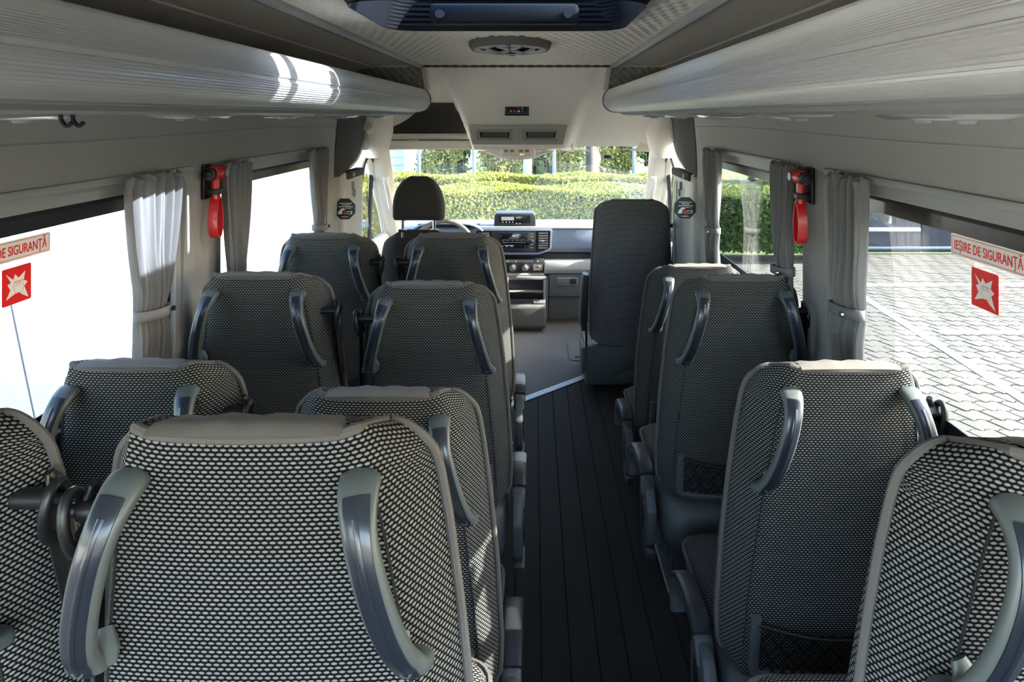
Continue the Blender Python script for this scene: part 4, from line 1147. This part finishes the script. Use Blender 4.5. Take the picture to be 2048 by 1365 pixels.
m = MB(); m.prism(inn, 'y', DY-.014, DY-.006); m.obj('hood_floor', 'dash_black', t)
# air vents beside the radio
for x0, x1, z0, z1 in ((.118, .196, .836, .962), (-.312, -.226, .836, .962)):
    m = MB(); m.prism([(x0, z0), (x1, z0+.01), (x1, z1), (x0, z1)], 'y', DY-.018, DY-.014); v = m.obj('air_vent', 'dash_black', t)
    for i in range(7):
        m = MB(); m.box(((x0+x1)/2, DY-.022, z0+.012+i*.0175), (x1-x0-.008, .014, .008), Matrix.Rotation(.5, 3, 'X')); m.obj('vent_slat', 'dash_lower', v, bevel=.001, seg=1)
    m = MB(); m.box(((x0+x1)/2-.012, DY-.031, (z0+z1)/2), (.034, .008, .012)); m.obj('vent_tab', 'dash_dark', v, bevel=.002)
# radio
r_ = thing('radio', (-.06, DY-.02, .83), 'dark touchscreen radio in the centre of the dashboard', 'radio')
m = MB(); m.b2((-.215, DY-.026, .818), (.103, DY-.013, .968)); m.obj('fascia', 'dash_black', r_, bevel=.003)
for z in (.960, .832):
    m = MB(); m.b2((-.205, DY-.0275, z), (.095, DY-.026, z+.002)); m.obj('chrome_line', 'chrome', r_)
m = MB(); m.b2((-.153, DY-.029, .848), (.044, DY-.026, .955)); sco = m.obj('screen', 'screen', r_, bevel=.002)
for (x, z, w_, h, mt) in ((-.055, .946, .014, .003, 'frame_grey'), (-.055, .934, .026, .004, 'screen_text'), (-.055, .920, .070, .0025, 'frame_grey'), (-.055, .906, .17, .0007, 'frame_grey'), (-.055, .888, .17, .0007, 'frame_grey'), (-.088, .867, .065, .004, 'screen_blue'), (-.135, .860, .012, .003, 'frame_grey'), (-.105, .860, .016, .003, 'frame_grey'), (-.07, .860, .018, .003, 'frame_grey'), (.028, .862, .009, .005, 'frame_grey'), (-.146, .934, .003, .006, 'frame_grey'), (.034, .934, .003, .006, 'frame_grey')):
    m = MB(); m.box((x, DY-.0295, z), (w_, .0012, h)); m.obj('screen_print', mt, sco)
for i in range(6):
    m = MB(); m.box((-.13+i*.033, DY-.0296, .9), (.003, .001, .003)); m.obj('screen_print', 'frame_grey', sco)
m = MB(); m.cyl((.075, DY-.032, .895), .013, .014, 'y', 20); kn = m.obj('knob', 'chrome', r_, bevel=.002)
m = MB(); m.cyl((.075, DY-.040, .895), .009, .004, 'y', 20); m.obj('knob_face', 'dash_black', kn)
for z in (.95, .93, .872, .850):
    m = MB(); m.box((.075, DY-.0268, z), (.022, .001, .003)); m.obj('button_print', 'frame_grey', r_)
# climate panel with knobs
c_ = thing('heater_controls', (.02, DY-.01, .68), 'dark heater control strip with two chrome ringed knobs', 'controls')
m = MB(); m.prism([(-.20, .765), (.160, .765), (.165, .755), (.158, .675), (.150, .668), (-.20, .668)], 'y', DY-.022, DY+.05); m.obj('fascia', 'dash_black', c_, bevel=.003)
m = MB(); m.b2((-.19, DY-.024, .742), (.085, DY-.021, .760)); m.obj('slider_row', 'dash_lower', c_)
for x in (-.063, .028):
    m = MB(); m.cyl((x, DY-.030, .705), .026, .020, 'y', 26, .024); kn = m.obj('knob_ring', 'chrome', c_, bevel=.003)
    m = MB(); m.cyl((x, DY-.042, .705), .019, .008, 'y', 24); m.obj('knob_face', 'dash_lower', kn, bevel=.002)
    m = MB(); m.box((x, DY-.0465, .714), (.003, .001, .008)); m.obj('knob_mark', 'tag_white', kn)
m = MB(); m.b2((.085, DY-.024, .684), (.150, DY-.0215, .726)); m.obj('blank_button', 'dash_lower', c_)
m = MB(); m.box((.13, DY-.0245, .714), (.014, .001, .007)); m.obj('warning_light', 'amber', c_)
for x in (-.10, -.04, .118):
    m = MB(); m.box((x, DY-.0245, .751), (.010, .001, .006)); m.obj('print_mark', 'tag_white', c_)
# tachograph box on top
t2 = thing('tachograph', (-.05, 5.0, .99), 'dark tachograph box standing on the dashboard top', 'instrument')
m = MB(); pr_ = [(-.200, .988), (-.197, 1.065), (-.185, 1.084), (.088, 1.084), (.100, 1.065), (.104, .988)]
m.prism(pr_, 'y', 4.95, 5.12); m.obj('housing', 'dash_black', t2, bevel=.008)
m = MB(); m.b2((-.16, 4.945, .998), (.065, 4.951, 1.070)); m.obj('front', 'screen', t2, bevel=.002)
m = MB(); m.b2((-.145, 4.9435, 1.035), (-.055, 4.946, 1.060)); m.obj('display', 'frame_grey', t2)
for i in range(6):
    m = MB(); m.box((-.135+i*.024+(.004 if i > 3 else 0), 4.944, 1.022 if i < 4 else 1.012), (.006, .002, .005)); m.obj('key', 'tag_white', t2)
m = MB(); m.tube([(.098, 4.955, .99), (.094, 4.955, 1.062), (.084, 4.955, 1.079)], .004, 6); m.obj('edge_strip', 'dash_light', t2)
# centre console with open cubby and power socket
k_ = thing('centre_console', (.045, 4.85, .28), 'grey centre console with an open cubby and a power socket', 'console')
cf = 4.72
m = MB(); x0, x1 = -.115, .175
def q4(a, b, c, d): m.quad(a, b, c, d)
prof = [(4.97, .30), (cf+.02, .285), (cf, .31), (cf-.012, .455), (cf+.01, .475)]
m.prism([(4.93, .28), (cf+.03, .28), (cf, .31), (cf-.01, .45), (cf+.004, .468), (4.93, .468)], 'x', x0, x1); m.obj('lower_body', 'dash_lower', k_, bevel=.014, seg=3)
m = MB(); m.prism([(4.93, .46), (cf+.03, .46), (4.85, .64), (4.93, .64)], 'x', x0-.004, x0+.018); m.obj('side_wall', 'dash_lower', k_, bevel=.006)
m = MB(); m.prism([(4.93, .46), (4.80, .46), (4.875, .64), (4.93, .64)], 'x', x1-.018, x1); m.obj('side_wall', 'dash_lower', k_, bevel=.004)
m = MB(); m.b2((x0, 4.86, .615), (x1, 4.93, .64)); m.obj('lintel', 'dash_lower', k_, bevel=.004)
m = MB(); m.b2((x0+.018, 4.895, .47), (x1-.018, 4.899, .62)); m.obj('back_wall', 'dash_black', k_)
m = MB(); m.b2((x0+.018, 4.83, .530), (x1-.018, 4.90, .536)); m.obj('cubby_shelf', 'dash_lower', k_)
m = MB(); m.b2((x0+.02, 4.74, .4685), (.08, 4.83, .4705)); m.obj('tray_well', 'dash_black', k_)
m = MB(); m.prism([(.085, 4.735), (.17, 4.735), (.17, 4.83), (.085, 4.83)], 'z', .466, .482); m.obj('socket_pad', 'dash_lower', k_, bevel=.006)
m = MB(); m.cyl((.125, 4.775, .486), .016, .010, 'z', 20); so = m.obj('socket_ring', 'chrome', k_, bevel=.002)
m = MB(); m.cyl((.125, 4.775, .4915), .011, .003, 'z', 18); m.obj('socket_cap', 'black_plastic', so)
# gear selector side panel seen behind the first row (pale blue-grey)
m = MB(); m.prism([(4.60, .30), (4.93, .30), (4.93, .64), (4.86, .64), (4.66, .47)], 'x', -.142, -.125); m.obj('side_cheek', 'shell', k_, bevel=.01)
# instrument hood and steering wheel
t = thing('instrument_cluster', (-.53, 5.0, .95), 'curved instrument hood behind the steering wheel', 'instrument')
g = []
for j in range(6):
    v = j/5; g.append([(-.53+.26*u*(1-.05*v), 4.86+.30*v, .975+.055*(1-u**4)*(1-.5*v)) for u in [(-1+2*i/16) for i in range(17)]])
m = MB(); m.loft(g, closed=False); o = m.obj('hood', 'dash_dark', t); sm = o.modifiers.new('thickness', 'SOLIDIFY'); sm.thickness = .012
m = MB(); m.prism(rrect(.46, .06, .02, 4, -.53, .975), 'y', 4.98, 4.99); m.obj('dial_face', 'dash_black', t)
wc = Vector((-.525, 4.60, .885)); tl = R_(28)
t = thing('steering_wheel', wc, 'dark grey steering wheel in front of the driver\'s seat', 'steering wheel')
def SW_(x, y): return wc+Vector((x, y*math.sin(tl), y*math.cos(tl)))
m = MB(); m.tube([SW_(.205*math.cos(a), .205*math.sin(a)) for a in [2*math.pi*k/48 for k in range(48)]], .0155, 10, closed=True); m.obj('rim', 'vent_ring', t)
m = MB(); m.sweep([SW_(-.20, 0), SW_(0, -.01), SW_(.20, 0)], (0, math.cos(tl), -math.sin(tl)), .012, .028, 10, 3); m.obj('spoke', 'dash_black', t)
m = MB(); m.loft([[SW_(.07*r*math.cos(a), .06*r*math.sin(a))+Vector((0, -d, d*.5)) for a in [2*math.pi*k/20 for k in range(20)]] for r, d in ((1, -.02), (1, .015), (.8, .028))]); m.obj('hub', 'dash_black', t)
m = MB(); m.tube([SW_(0, 0), SW_(0, 0)+Vector((0, .35, -.16))], .035, 12); m.obj('column', 'dash_black', t)
# final heights of the dashboard group above the cab floor (built on a coarse layout grid, stretched to size here)
def restretch(root, Y0):
    for o in root.children_recursive:
        for v in o.data.vertices:
            h = 1.75-v.co.z; D = .949*Y0+.313*h
            v.co.z = 1.75-1.053*Y0*h/D; v.co.x = .09+(v.co.x-.09)*Y0/D
for nm in ('dashboard', 'radio', 'heater_controls', 'tachograph', 'centre_console', 'instrument_cluster', 'steering_wheel'):
    restretch(bpy.data.objects[nm], 4.6 if nm == 'steering_wheel' else 4.9)
# ------------------------------------------------------------------ driver's seat
ds = thing('driver_seat', (-.56, 3.98, FZ), 'plain charcoal driver\'s seat with tall headrest', 'seat')
def DB(x, n, s): return Vector((-.56+x, 3.99-s*math.sin(R_(12))+n*math.cos(R_(12)), .58+s*math.cos(R_(12))+n*math.sin(R_(12))))
dm = make_backrest([(0, .23), (.2, .24), (.38, .23), (.53, .19)], [(0, .19), (.3, .19), (.53, .13)], .53, .12, .10, 0, .003, .015, DB, 'driver_fabric', 0.0, (.03, .03))
put('backrest', dm['cover'], ds)
m = MB(); hy = 3.86; rings = []
for k in range(13):
    v = k/12; z = 1.165+.245*v
    w_ = .146-.02*sstep(.3, .8, v) if v < .55 else .146-.02*sstep(.3, .8, v)-.072*(max(0, (v-.55)/.45))**2.4
    d = .052*(1-.5*max(0, (v-.6)/.4)**2)
    if k in (0,): w_ *= .96; d *= .8
    if k == 12: w_ *= .9; d *= .55
    rings.append([(-.56+x, hy-.02*v+y, z) for x, y in rrect(2*w_, 2*d, min(d, w_)*.75, 5)])
m.loft(rings); m.obj('headrest', 'driver_fabric', ds, angle=60)
for x in (-.655, -.475):
    m = MB(); m.tube([(x, 3.875, 1.06), (x, 3.865, 1.18)], .0085, 12); m.obj('headrest_post', 'chrome', ds)
    m = MB(); m.prism(rrect(.05, .04, .01, 3, x, 3.875), 'z', 1.093, 1.106); m.obj('post_collar', 'black_plastic', ds, bevel=.003)
m = MB(); m.b2((-.78, 3.98, .50), (-.34, 4.45, .66)); m.obj('seat_cushion', 'driver_fabric', ds, bevel=.05, seg=4)
m = MB(); m.b2((-.74, 4.02, FZ), (-.38, 4.42, .505)); m.obj('seat_pedestal', 'dash_black', ds, bevel=.02)
# ------------------------------------------------------------------ front passenger seat
fs = thing('front_passenger_seat', (.62, 3.76, FZ), 'tall mesh covered front seat with grey metal base and folded armrest', 'seat')
RF = R_(6)
def FB(x, n, s): return Vector((.622+x, 3.765-s*math.sin(RF)+n*math.cos(RF), .487+s*math.cos(RF)+n*math.sin(RF)))
fm = make_backrest([(0, .215), (.25, .226), (.5, .214), (.815, .196)], [(0, .19), (.4, .188), (.815, .165)], .815, .12, .075, 0, .0055, .015, FB, 'mesh_cover_cab', 0.0, (.028, .028))
b = put('backrest', fm['cover'], fs); put('piping', fm['piping'], b)
m = MB(); m.b2((.385, 3.735, .275), (.85, 3.785, .487)); bp_ = m.obj('base_plate', 'shell', fs, bevel=.008)
m = MB(); m.prism([(3.735, .275), (4.15, .275), (4.15, .485), (3.77, .485)], 'x', .372, .386); m.obj('base_side', 'shell', fs, bevel=.004)
m = MB(); m.prism(rrect(.026, .14, .011, 4, .364, .405), 'y', 3.75, 3.92); m.obj('side_knob', 'shell', fs, bevel=.006)
for x, z in ((.415, .462), (.415, .298), (.80, .462), (.80, .298)):
    m = MB(); m.cyl((x, 3.733, z), .0055, .006, 'y', 10); m.obj('screw', 'black_plastic', bp_)
m = MB(); m.prism([(.53, .29), (.55, .33), (.60, .355), (.75, .36), (.77, .29)], 'y', 3.729, 3.737); m.obj('stamped_panel', 'leg_metal', bp_, bevel=.003)
m = MB(); m.b2((.40, 3.80, FZ), (.83, 4.15, .29)); m.obj('pedestal', 'dash_black', fs, bevel=.01)
m = MB(); m.b2((.40, 3.80, .485), (.85, 4.22, .62)); m.obj('seat_cushion', 'driver_fabric', fs, bevel=.045, seg=4)
m = MB(); m.sweep([(.362, 3.74, .595), (.358, 3.725, .64), (.362, 3.71, .76), (.368, 3.70, .88), (.370, 3.70, .895)], (1, 0, 0), [.016, .024, .022, .020, .016], .042, 12, 3.5); ar = m.obj('armrest', 'black_pad', fs)
m = MB(); m.tube([(.375, 3.75, .485), (.375, 3.74, .61)], .009, 10); m.obj('armrest_post', 'chrome', fs)
m = MB(); m.sweep([FB(.17, .05, .66), FB(.245, .05, .66)], (0, 0, 1), .013, .013, 12, 2); m.sweep([FB(.242, .05, .69), FB(.246, .05, .65), FB(.242, .05, .60)], (0, 1, 0), [.012, .02, .012], .008, 10, 2.5); bg_ = m.obj('belt_guide', 'black_plastic', fs)
m = MB(); m.sweep([FB(.237, .05, .64), FB(.232, .06, .36), FB(.228, .07, .05)], (0, 1, 0), .022, .002, 8, 4); m.obj('belt_strap', 'belt', bg_)
m = MB(); m.sweep([(.848, 3.70, 1.40), (.848, 3.70, 1.1), (.85, 3.70, .6)], (0, 1, 0), .022, .0015, 8, 4)
tag(m.obj('seat_belt', 'pillar_plastic'), 'pale belt webbing hanging at the pillar by the front passenger seat', 'belt')
# ================================================================== OUTSIDE
GZ = -.40
m = MB(); m.b2((-40, -30, GZ-.3), (40, 40, GZ-.075)); struct(m.obj('ground', 'soil', smooth=False), 'grassy ground around the parking lot', 'ground')
# the bus itself stands on paving; the far part is one slab, the part in view gets single blocks
pav = MB(); pav.b2((2.15, 2.75, GZ-.07), (16, 10.62, GZ-.03))
pvo = struct(pav.obj('pavement', 'paver_joint', smooth=False), 'pale zigzag block paving of the parking lot', 'pavement')
pav = MB()
for lo, hi in (((-6, -20, GZ-.07), (2.15, 8.3, GZ-.002)), ((2.15, -20, GZ-.07), (16, 2.75, GZ-.002))): pav.b2(lo, hi)
pav.obj('plain_paving', 'paver', pvo, smooth=False)
# zigzag blocks
BL, BW = .20, .155
def block(dz=0):
    z = [(0, 0), (.02, 0), (.035, .02), (.07, .02), (.085, 0), (.12, 0), (.135, .02), (.17, .02), (.185, 0), (BL, 0)]; sl = -.055
    lo = [(min(x, BL-.018)+.009, y+.006) for x, y in z]; hi = [(min(x, BL-.018)+sl+.009, y+BW-.006) for x, y in z]
    m = MB(); m.prism(lo+hi[::-1], 'z', -.03, 0); return m
bm_ = block().mesh('paver', 'paver', smooth=False)
cells = []
for j in range(int((10.6-2.8)/BW)):
    y = 2.8+j*BW
    for i in range(int((11.5-2.2)/BL)):
        x = 2.2+i*BL+(j*-.055+(j % 2)*BL/2) % BL
        # keep what the right windows show: the strip between the sill and the top of the panes
        k = (x-CAM.x)/.84
        if y > .5*(x) : cells.append((x, y))
cells.sort(key=lambda c: (c[0]-CAM.x)**2+(c[1]-CAM.y)**2)
rp = random.Random(5)
for (x, y) in cells[:300]:
    o = bpy.data.objects.new('paver', bm_); COL.objects.link(o); o.parent = pvo; o.location = (x, y, GZ+rp.uniform(-.003, .002))
m = MB()
for (x, y) in cells[300:]:
    h = rp.uniform(-.003, .002); i0 = len(m.v)
    for v in bm_.vertices: m.v.append((v.co.x+x, v.co.y+y, v.co.z+GZ+h))
    for f in bm_.polygons: m.f.append(tuple(i0+k for k in f.vertices))
o = m.obj('paver_field', 'paver', pvo, smooth=False); o['kind'] = 'stuff'
# painted bay lines
def pline(a, b, w_, label):
    a = Vector(a); b = Vector(b); d = (b-a).normalized(); n = Vector((-d.y, d.x))*w_/2
    m = MB(); q = [a+n, b+n, b-n, a-n]; m.prism([(p.x, p.y) for p in q], 'z', GZ+.001, GZ+.004)
    tag(m.obj('painted_line', 'paint_white', smooth=False), label, 'road marking', 'parking bay lines')
la = at(1735, 600, Z=GZ); lb_ = at(2048, 800, Z=GZ); sl_ = (la.x-lb_.x)/(la.y-lb_.y)
pline((lb_.x-1.5*sl_, lb_.y-1.5), (la.x+.7*sl_, la.y+.7), .10, 'white painted line running alongside the bus')
y1_ = at(1900, 570, Z=GZ).y; pline((la.x+.1, y1_), (11, y1_-.03), .11, 'white bay line on the paving near the dark boundary panels')
y2_ = at(1950, 665, Z=GZ).y; pline((4.1, y2_), (11, y2_-.03), .11, 'white bay line on the paving closest to the bus')
# dark boundary at the end of the lot
t = thing('boundary_fence', (7.5, 10.8, GZ), 'dark blue-grey boundary panels at the end of the paved lot', 'fence')
for i in range(6):
    m = MB(); x0 = 4.7+i*1.5; m.b2((x0+.01, 10.75, GZ), (x0+1.48, 10.82, 2.4)); m.obj('panel', 'dark_fence', t, bevel=.01)
zr = at(1790, 460, Y=10.7).z; xr_ = at(1842, 460, Y=10.7).x
m = MB(); m.b2((4.7, 10.70, zr-.03), (xr_, 10.75, zr+.03)); m.obj('rail', 'paint_white', t, bevel=.01)
zr = at(1790, 497, Y=10.7).z; m = MB(); m.b2((4.7, 10.70, zr-.02), (13, 10.75, zr+.02)); m.obj('rail', 'fence_grey', t, bevel=.01)
# white panel wall along the other side
t = thing('panel_wall', (-2.6, 3.5, GZ), 'white panel wall standing close beside the bus', 'wall')
yj = [-3.0, .35, 2.9, 5.6, 8.4]
for a, b in zip(yj, yj[1:]):
    m = MB(); m.b2((-2.68, a+.004, GZ+.02), (-2.60, b-.004, 1.13)); m.obj('wall_panel', 'panel_white', t, bevel=.004)
m = MB(); m.b2((-2.70, yj[0], GZ), (-2.64, yj[-1], 1.12)); m.obj('backing', 'fence_grey', t)
m = MB(); m.tube([at(20, 600, X=-2.52), at(50, 745, X=-2.52), at(86, 915, X=-2.52), at(110, 1050, X=-2.52)], .004, 6)
tag(m.obj('slanting_cable', 'fence_grey'), 'thin slanting cable in front of the white panel wall', 'cable')
# ---- leaves
def leaf_field(n, fn, size, seed, asp=.55):
    r = random.Random(seed); m = MB()
    for _ in range(n):
        p, nrm = fn(r); nrm = Vector(nrm)+Vector((r.gauss(0, .55), r.gauss(0, .55), r.gauss(0, .55)))
        if nrm.length < .1: nrm = Vector((0, 0, 1))
        nrm.normalize(); a = nrm.orthogonal().normalized(); a = Matrix.Rotation(r.uniform(0, 6.28), 3, nrm) @ a; b = nrm.cross(a)
        s_ = size*r.uniform(.6, 1.3); p = Vector(p)
        m.face([p-a*s_, p+b*s_*asp, p+a*s_, p-b*s_*asp])
    return m
def hedge(name, lo, hi, n, label, lm, seed, size=.035, group=None, rough=.07):
    c = [(a+b)/2 for a, b in zip(lo, hi)]
    t = thing(name, (c[0], c[1], lo[2]), label, 'hedge', group)
    m = MB(); m.b2([lo[0]+.1, lo[1]+.1, lo[2]], [hi[0]-.1, hi[1]-.1, hi[2]-.08]); m.obj('branch_core', 'hedge_core', t, bevel=.05)
    dx, dy, dz_ = [b-a for a, b in zip(lo, hi)]
    Af, At = dx*dz_, dx*dy
    def fn(r):
        w_ = .03*math.sin(r.random()*6)
        if r.random() < Af/(Af+At*1.2):
            x = lo[0]+dx*r.random(); z = lo[2]+dz_*r.random()
            return (x, lo[1]+.05*math.sin(x*3+z*2)+r.uniform(-.02, rough), z), (0, -1, .35)
        x = lo[0]+dx*r.random(); y = lo[1]+dy*r.random()
        return (x, y, hi[2]+.03*math.sin(x*4+y*3)-r.uniform(0, rough)), (0, -.2, 1)
    o = leaf_field(n, fn, size, seed).obj('foliage', lm, t, smooth=False); o['kind'] = 'stuff'
    return t
z1 = at(1000, 380, Y=8.8).z
hedge('clipped_hedge', (-4.0, 8.8, GZ), (2.0, 9.7, z1), 60000, 'clipped light green hedge right outside the windscreen', 'leaf_hedge', 1, .021, None, .05)
z2 = at(1000, 354, Y=11.2).z
hedge('clipped_hedge', (-4.6, 11.2, GZ), (2.3, 12.0, z2), 38000, 'second clipped hedge row behind the light green hedge, below the fence', 'leaf_hedge', 2, .026, None, .05)
# dark hedge seen through the side window beside the lot
t = thing('tall_hedge', (4.4, 12.3, GZ), 'tall dark green hedge at the corner of the paved lot', 'hedge')
def bush(name, c, rx, ry, rz, n, lm, label, seed, size, group=None, trunk=None):
    t = thing(name, (c[0], c[1], GZ), label, 'bush', group)
    r0 = random.Random(seed); lobes = [(c[0]+r0.uniform(-.55, .55)*rx, c[1]+r0.uniform(-.4, .4)*ry, c[2]+r0.uniform(-.5, .6)*rz, r0.uniform(.35, .6)) for _ in range(9)]
    def fn(r):
        l = r.choice(lobes); th_ = r.uniform(0, 6.283); ph_ = math.acos(r.uniform(-1, 1)); d = Vector((math.sin(ph_)*math.cos(th_), math.sin(ph_)*math.sin(th_), math.cos(ph_)))
        k = l[3]*(.75+.3*r.random()); return (l[0]+d.x*rx*k, l[1]+d.y*ry*k, l[2]+d.z*rz*k), d
    o = leaf_field(n, fn, size, seed).obj('foliage', lm, t, smooth=False); o['kind'] = 'stuff'
    for q in range(3):
        m = MB(); l = lobes[q]; m.tube([(c[0]+(q-1)*.05, c[1], GZ-.1), (c[0]+(l[0]-c[0])*.5, c[1], (GZ+l[2])/2), (l[0], l[1], l[2])], [.04, .03, .015], 7); m.obj('stem', 'bark_dark', t)
    return t
bpy.data.objects.remove(t)
t = hedge('tall_hedge', (2.35, 9.95, GZ+.16), (4.65, 10.7, at(1520, 385, Y=9.95).z), 16000, 'tall dark green hedge at the corner of the paved lot', 'leaf_dark', 11, .035)
m = MB(); m.b2((2.2, 9.0, GZ-.03), (4.69, 10.75, GZ-.018)); m.obj('grass_strip', 'soil', t)
bush('bright_bush', (5.0, 12.3, .9), .95, .7, 1.0, 5000, 'leaf_shrub', 'pale sunlit bush rising behind the tall dark hedge', 61, .06)
SH = [(-2.0, 15.2, 1.0, .62, .8, 1.5, 'grey-leaved shrub beside the pale sided house'), (-.62, 15.0, 1.0, .62, .8, 1.5, 'leafy shrub left of the birch trunk behind the fence'), (.72, 15.2, 1.0, .60, .8, 1.5, 'shrub with reddish leaves between birch and dark trunk'), (2.0, 15.0, 1.0, .58, .8, 1.4, 'yellowish shrub right behind the dark trunk'), (3.35, 14.8, .9, .66, .8, 1.4, 'dense pale shrub at the end of the fence')]
for i, (x, y, z, rx, ry, rz, lab) in enumerate(SH):
    bush('garden_shrub', (x, y, z), rx, ry, rz, 9000, 'leaf_shrub' if i != 3 else 'leaf_hedge', lab, 20+i, .042, 'shrubs behind the fence')
for i, (x, lab) in enumerate(((-3.9, 'behind the house corner'), (.3, 'behind the birch trunk'), (4.5, 'behind the dense pale shrub'), (8.7, 'behind the tall dark hedge'), (12.9, 'behind the boundary panels'))):
    bush('background_tree', (x, 22.6, 1.6), 1.9, 1.4, 2.6, 6000, 'leaf_dark', 'dark leafy tree in the back row, '+lab, 40+i, .15, 'trees behind the fence')
# trees and fence
def trunk(px, Y, r, mt, label):
    p = at(px, 330, Y=Y); m = MB(); rr = random.Random(px); m.tube([(p.x+rr.uniform(-.02, .02), Y, z) for z in (GZ-.1, .2, 1.0, 1.8, 2.8, 4.2)], [r*1.2, r*1.05, r, r*.97, r*.9, r*.8], 14)
    tag(m.obj('tree_trunk', mt), label, 'tree trunk')
trunk(1055, 12.9, .085, 'bark_birch', 'pale birch trunk behind the fence')
trunk(1182, 12.9, .085, 'bark_dark', 'dark grey tree trunk behind the fence')
fe = thing('garden_fence', (0, 13.3, GZ), 'grey mesh fence of thin upright wires with steel posts', 'fence')
for px in (838, 948, 1108, 1268, 1420):
    p = at(px, 330, Y=13.3); m = MB(); m.b2((p.x-.035, 13.27, GZ), (p.x+.035, 13.33, 1.75)); m.obj('fence_post', 'fence_grey', fe, bevel=.006)
m = MB()
for i in range(92):
    x = -2.2+i*.065; m.b2((x-.0025, 13.298, GZ+.1), (x+.0025, 13.302, 1.7))
for z in (-.4, .1, .6, 1.1, 1.6): m.b2((-2.2, 13.29, z-.006), (3.6, 13.31, z+.006))
o = m.obj('wire_mesh', 'wire', fe, smooth=False); o['kind'] = 'stuff'
# pale sided house
h = thing('house', (-5.0, 17.0, GZ), 'pale blue house with horizontal siding behind the driver\'s corner', 'house')
p = at(826, 330, Y=16.0); xr = p.x
m = MB(); m.b2((-9, 16.06, GZ), (xr-.02, 20, 4.5)); m.obj('wall_core', 'siding', h)
for i in range(20):
    z = GZ+.05+i*.19; m = MB(); m.prism([(16.06, z), (16.035, z), (16.015, z+.0), (16.05, z+.188), (16.06, z+.188)], 'x', -9, xr-.20); m.obj('siding_board', 'siding', h)
m = MB(); m.b2((xr-.21, 15.99, GZ), (xr, 16.08, 4.5)); m.obj('corner_board', 'house_trim', h, bevel=.01)
m = MB(); w0 = at(752, 318, Y=16).x; m.b2((w0-.9, 15.99, 1.05), (w0+.28, 16.05, 2.6)); wf = m.obj('window_frame', 'house_trim', h, bevel=.01)
m = MB(); m.b2((w0-.8, 15.98, 1.15), (w0+.14, 15.995, 2.5)); m.obj('window_pane', 'house_pane', h)
